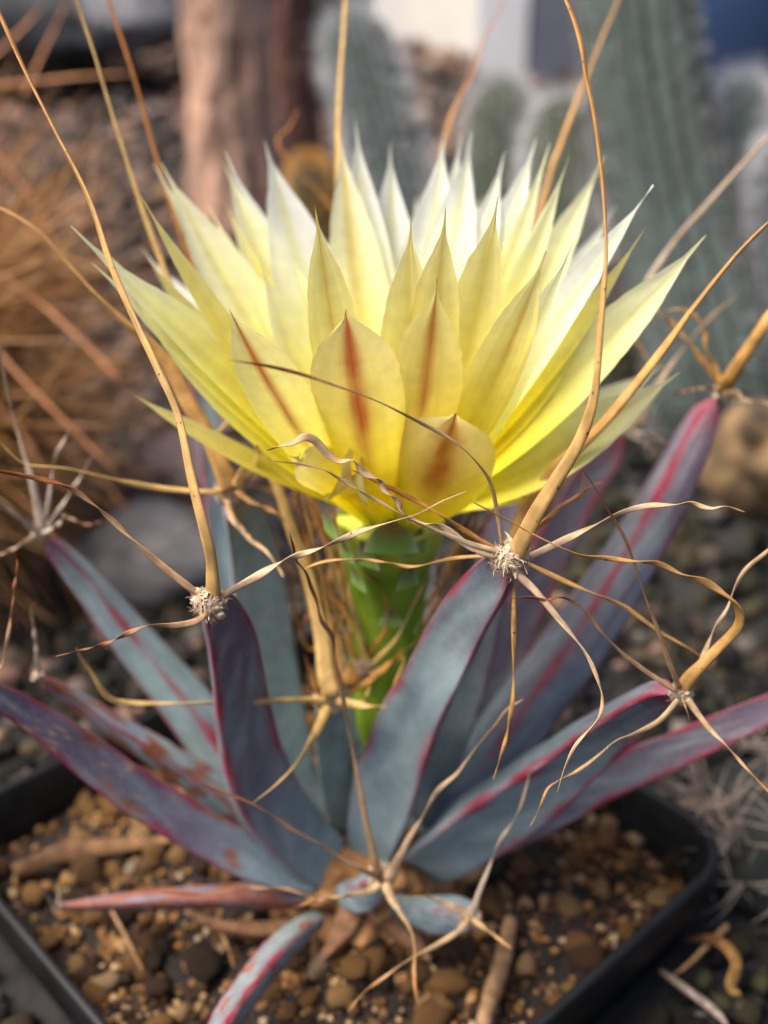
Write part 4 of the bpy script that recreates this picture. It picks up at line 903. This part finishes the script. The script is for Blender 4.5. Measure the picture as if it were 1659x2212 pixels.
rock('dark_fill_boulder', 'black boulder right behind the corky trunks', 640, 60, 92, 6, (0.02, 0.018, 0.018), (1, .8, .8), seed=14)

# barrel cactus at the left with long rust brown spines
bc = P(-350, 800, 31); broot = empty('barrel_cactus', (bc.x, bc.y, GZ), 'round cactus at the left edge with a thicket of long rust brown spines', 'cactus')
vs, fs = [], []; K, n, RB = 96, 30, 4.3
for i in range(n + 1):
    ph = math.pi * i / n
    for j in range(K):
        th = 2 * math.pi * j / K; r = RB * (1 + 0.07 * math.cos(th * 16))
        vs.append(bc + Vector((r * math.sin(ph) * math.cos(th), r * math.sin(ph) * math.sin(th), RB * 1.05 * math.cos(ph))))
for i in range(n):
    for j in range(K):
        a, b = i * K + j, i * K + (j + 1) % K; fs.append((a, b, b + K, a + K))
bb = mesh('body', vs, fs, M_body2, broot)
rs = random.Random(3)
def rspine(a, dr, ln, wd, c0, c1, bend):
    s = dr.cross(Vector((rs.gauss(0, 1), rs.gauss(0, 1), rs.gauss(0, 1)))).normalized()
    pts = [tuple(a) + (wd,), tuple(a + dr * ln * .5 + s * bend * ln * .25) + (wd * .9,), tuple(a + dr * ln) + (wd * .15,)]
    return spinegeo(pts, 0.3, 0.6, n=8, c0=c0, c1=c1, seed=rs.random() * 9, k=5)
cnt = 0
for k in range(34):
    u1, u2 = rs.uniform(-0.85, 0.55), rs.uniform(-0.95, 0.85)
    nrm = Vector((math.cos(u1 * 1.2), math.sin(u1 * 1.2) * 1.0, u2)).normalized()
    a = bc + nrm * RB * 1.03
    for j in range(8):
        dr = (nrm + Vector((rs.gauss(0, 1), rs.gauss(0, 1), rs.gauss(0, 1))) * 0.6).normalized()
        g = rs.random(); c0 = mix((0.30, 0.12, 0.03), (0.46, 0.26, 0.10), g); c1 = mix((0.34, 0.13, 0.03), (0.5, 0.3, 0.14), g)
        vs, fs, cs = rspine(a, dr, rs.uniform(2.5, 5.5), rs.uniform(0.05, 0.11), c0, c1, rs.uniform(-1, 1))
        mesh('spine', vs, fs, M_rust, broot, cs); cnt += 1
for pts in ([(-90, 540, 29), (80, 650, 28), (240, 800, 27), (262, 850, 27)], [(-60, 700, 27), (60, 830, 26), (180, 950, 26), (265, 1032, 26)], [(-80, 830, 27), (0, 880, 27), (60, 950, 27), (90, 1000, 27)],
            [(-60, 190, 36), (60, 178, 36), (180, 165, 36), (310, 158, 36)], [(-50, 160, 36), (20, 90, 36), (60, 50, 36), (90, 10, 36)], [(50, 210, 36), (90, 120, 36), (150, -10, 36)],
            [(-40, 300, 36), (60, 420, 35), (130, 560, 34), (180, 680, 33)], [(-40, 560, 33), (120, 600, 33), (330, 680, 33)], [(-30, 1000, 30), (60, 1100, 29), (180, 1260, 28), (260, 1480, 28)],
            [(-50, 900, 30), (80, 940, 29), (200, 1020, 29), (300, 1130, 29)]):
    q = [tuple(P(*p)) + (0.10 if i < len(pts) - 1 else 0.02,) for i, p in enumerate(pts)]
    vs, fs, cs = spinegeo(q, 0.3, 0.6, n=12, c0=(0.50, 0.22, 0.10), c1=(0.48, 0.20, 0.08), seed=1, k=6); mesh('long_spine', vs, fs, M_rust, broot, cs)

vs, fs, cs = [], [], []
for k in range(650):
    u1, u2 = rs.uniform(-1.1, 0.9), rs.uniform(-1.0, 1.0)
    nrm = Vector((math.cos(u1 * 1.2), math.sin(u1 * 1.2), u2)).normalized(); a = bc + nrm * RB * 1.0
    dr = (nrm + Vector((rs.gauss(0, 1), rs.gauss(0, 1), rs.gauss(0, 1))) * 0.45).normalized()
    ln = rs.uniform(2.5, 6.8); wd = rs.uniform(0.02, 0.04); s1 = dr.orthogonal().normalized(); s2 = dr.cross(s1); bend = s1 * rs.uniform(-.2, .2) * ln
    g = rs.random(); cc = mix((0.24, 0.085, 0.015), (0.46, 0.22, 0.06), g); b = len(vs)
    for t in (0, .5): vs += [a + dr * ln * t + bend * t * t + (s1 * math.cos(q) + s2 * math.sin(q)) * wd * (1 - t * .4) for q in (0, 2.1, 4.2)]
    vs.append(a + dr * ln + bend); cs += [cc] * 7
    for q in range(3): fs += [(b + q, b + (q + 1) % 3, b + 3 + (q + 1) % 3, b + 3 + q), (b + 3 + q, b + 3 + (q + 1) % 3, b + 6)]
tag(mesh('fine_spines', vs, fs, M_rust, broot, cs), 'dense haze of finer golden orange spines', kind='stuff')

# small star spined cactus right of the pot
mc = G(1690, 1790, -1.0); mroot = empty('star_spined_cactus', (mc.x, mc.y, -2.2), 'low grey green cactus with starry white spines right of the pot', 'cactus')
vs, fs = [], []; K, n = 48, 24; RM = 1.6
def bumpy(th, ph): return 1 + 0.10 * math.cos(th * 10 + ph * 3) * math.sin(ph) * abs(math.cos(ph * 8))
for i in range(n + 1):
    ph = math.pi * i / n
    for j in range(K):
        th = 2 * math.pi * j / K; r = RM * bumpy(th, ph)
        vs.append(mc + Vector((r * math.sin(ph) * math.cos(th), r * math.sin(ph) * math.sin(th), r * .9 * math.cos(ph) - .3)))
for i in range(n):
    for j in range(K):
        a, b = i * K + j, i * K + (j + 1) % K; fs.append((a, b, b + K, a + K))
mesh('body', vs, fs, simple('pale_green_skin', (0.015, 0.019, 0.015), 0.8, 120, 0.5), mroot)
for k in range(26):
    th = rs.uniform(2.2, 5.6); ph = rs.uniform(0.2, 1.6)
    nrm = Vector((math.sin(ph) * math.cos(th), math.sin(ph) * math.sin(th), math.cos(ph))); a = mc + nrm * RM
    for j in range(10):
        dr = (nrm * .5 + Vector((rs.gauss(0, 1), rs.gauss(0, 1), rs.gauss(0, 1)))).normalized()
        vs, fs, cs = rspine(a, dr, rs.uniform(.6, 1.1), 0.035, (0.36, 0.28, 0.22), (0.38, 0.32, 0.27), 0.3); mesh('spine', vs, fs, M_rust, mroot, cs)

# back of the bed: white wall boards and a blue tub
def box(name, x0, x1, y0, y1, z0, z1, mat, parent=None):
    vs = [Vector((x, y, z)) for x in (x0, x1) for y in (y0, y1) for z in (z0, z1)]
    fs = [(0, 1, 3, 2), (4, 6, 7, 5), (0, 4, 5, 1), (2, 3, 7, 6), (0, 2, 6, 4), (1, 5, 7, 3)]
    return mesh(name, vs, fs, mat, parent, smoothf=False)
M_wall = simple('off_white_wall', (0.50, 0.485, 0.45), 0.8, 30, 0.08)
M_post = simple('white_post', (0.55, 0.56, 0.58), 0.6, 30, 0.06)
M_grey = simple('blue_grey_panel', (0.15, 0.165, 0.20), 0.6, 30, 0.1)
wl = empty('wall', (10, 120, -5), 'pale wall with boards behind the gravel bed', 'wall')
def board(name, x0, yb0, x1, yb1, th, mat, par):
    vs = [Vector((x, y, z)) for (x, y) in ((x0, yb0), (x0, yb0 + th), (x1, yb1), (x1, yb1 + th)) for z in (-6, 30)]
    return mesh(name, vs, [(0, 1, 3, 2), (4, 6, 7, 5), (0, 4, 5, 1), (2, 3, 7, 6), (0, 2, 6, 4), (1, 5, 7, 3)], mat, par, smoothf=False)
board('wall_board', -3, 124, 12.6, 98, 3, M_wall, wl); board('white_post', 8.2, 98, 12.4, 97, 1.5, M_post, wl)
board('grey_panel', 12.7, 97, 18, 97, 3, M_grey, wl); board('wall_board', 18.2, 98, 80, 98, 3, M_wall, wl)
box('shade_backdrop', -90, -5, 122, 126, -8, 40, simple('shade_fill', (0.03, 0.028, 0.03), 0.8, 20, .4))  # added dark sheet, stands for the shade behind the left half
tag(bpy.data.objects['shade_backdrop'], 'dark backdrop added to stand for the shade behind the left half of the bed', 'backdrop')
tb = P(1650, -35, 84); troot = empty('blue_tub', (tb.x, tb.y, GZ), 'blue plastic tub standing behind the cacti at top right', 'tub')
vs, fs = [], []; K = 40
prof = [(6.0, -6), (9.0, 0), (9.8, 4), (10, 12), (9.7, 12), (9.5, 4)]
for r, h in prof:
    for j in range(K): th = 2 * math.pi * j / K; vs.append(Vector((tb.x + r * math.cos(th), tb.y + r * math.sin(th), tb.z + h - 1.5)))
for i in range(len(prof) - 1):
    for j in range(K):
        a, b = i * K + j, i * K + (j + 1) % K; fs.append((a, b, b + K, a + K))
mesh('tub_shell', vs, fs, simple('blue_plastic', (0.045, 0.09, 0.20), 0.4, 20, .15), troot)

bpy.data.meshes.remove(PROTO_ST)
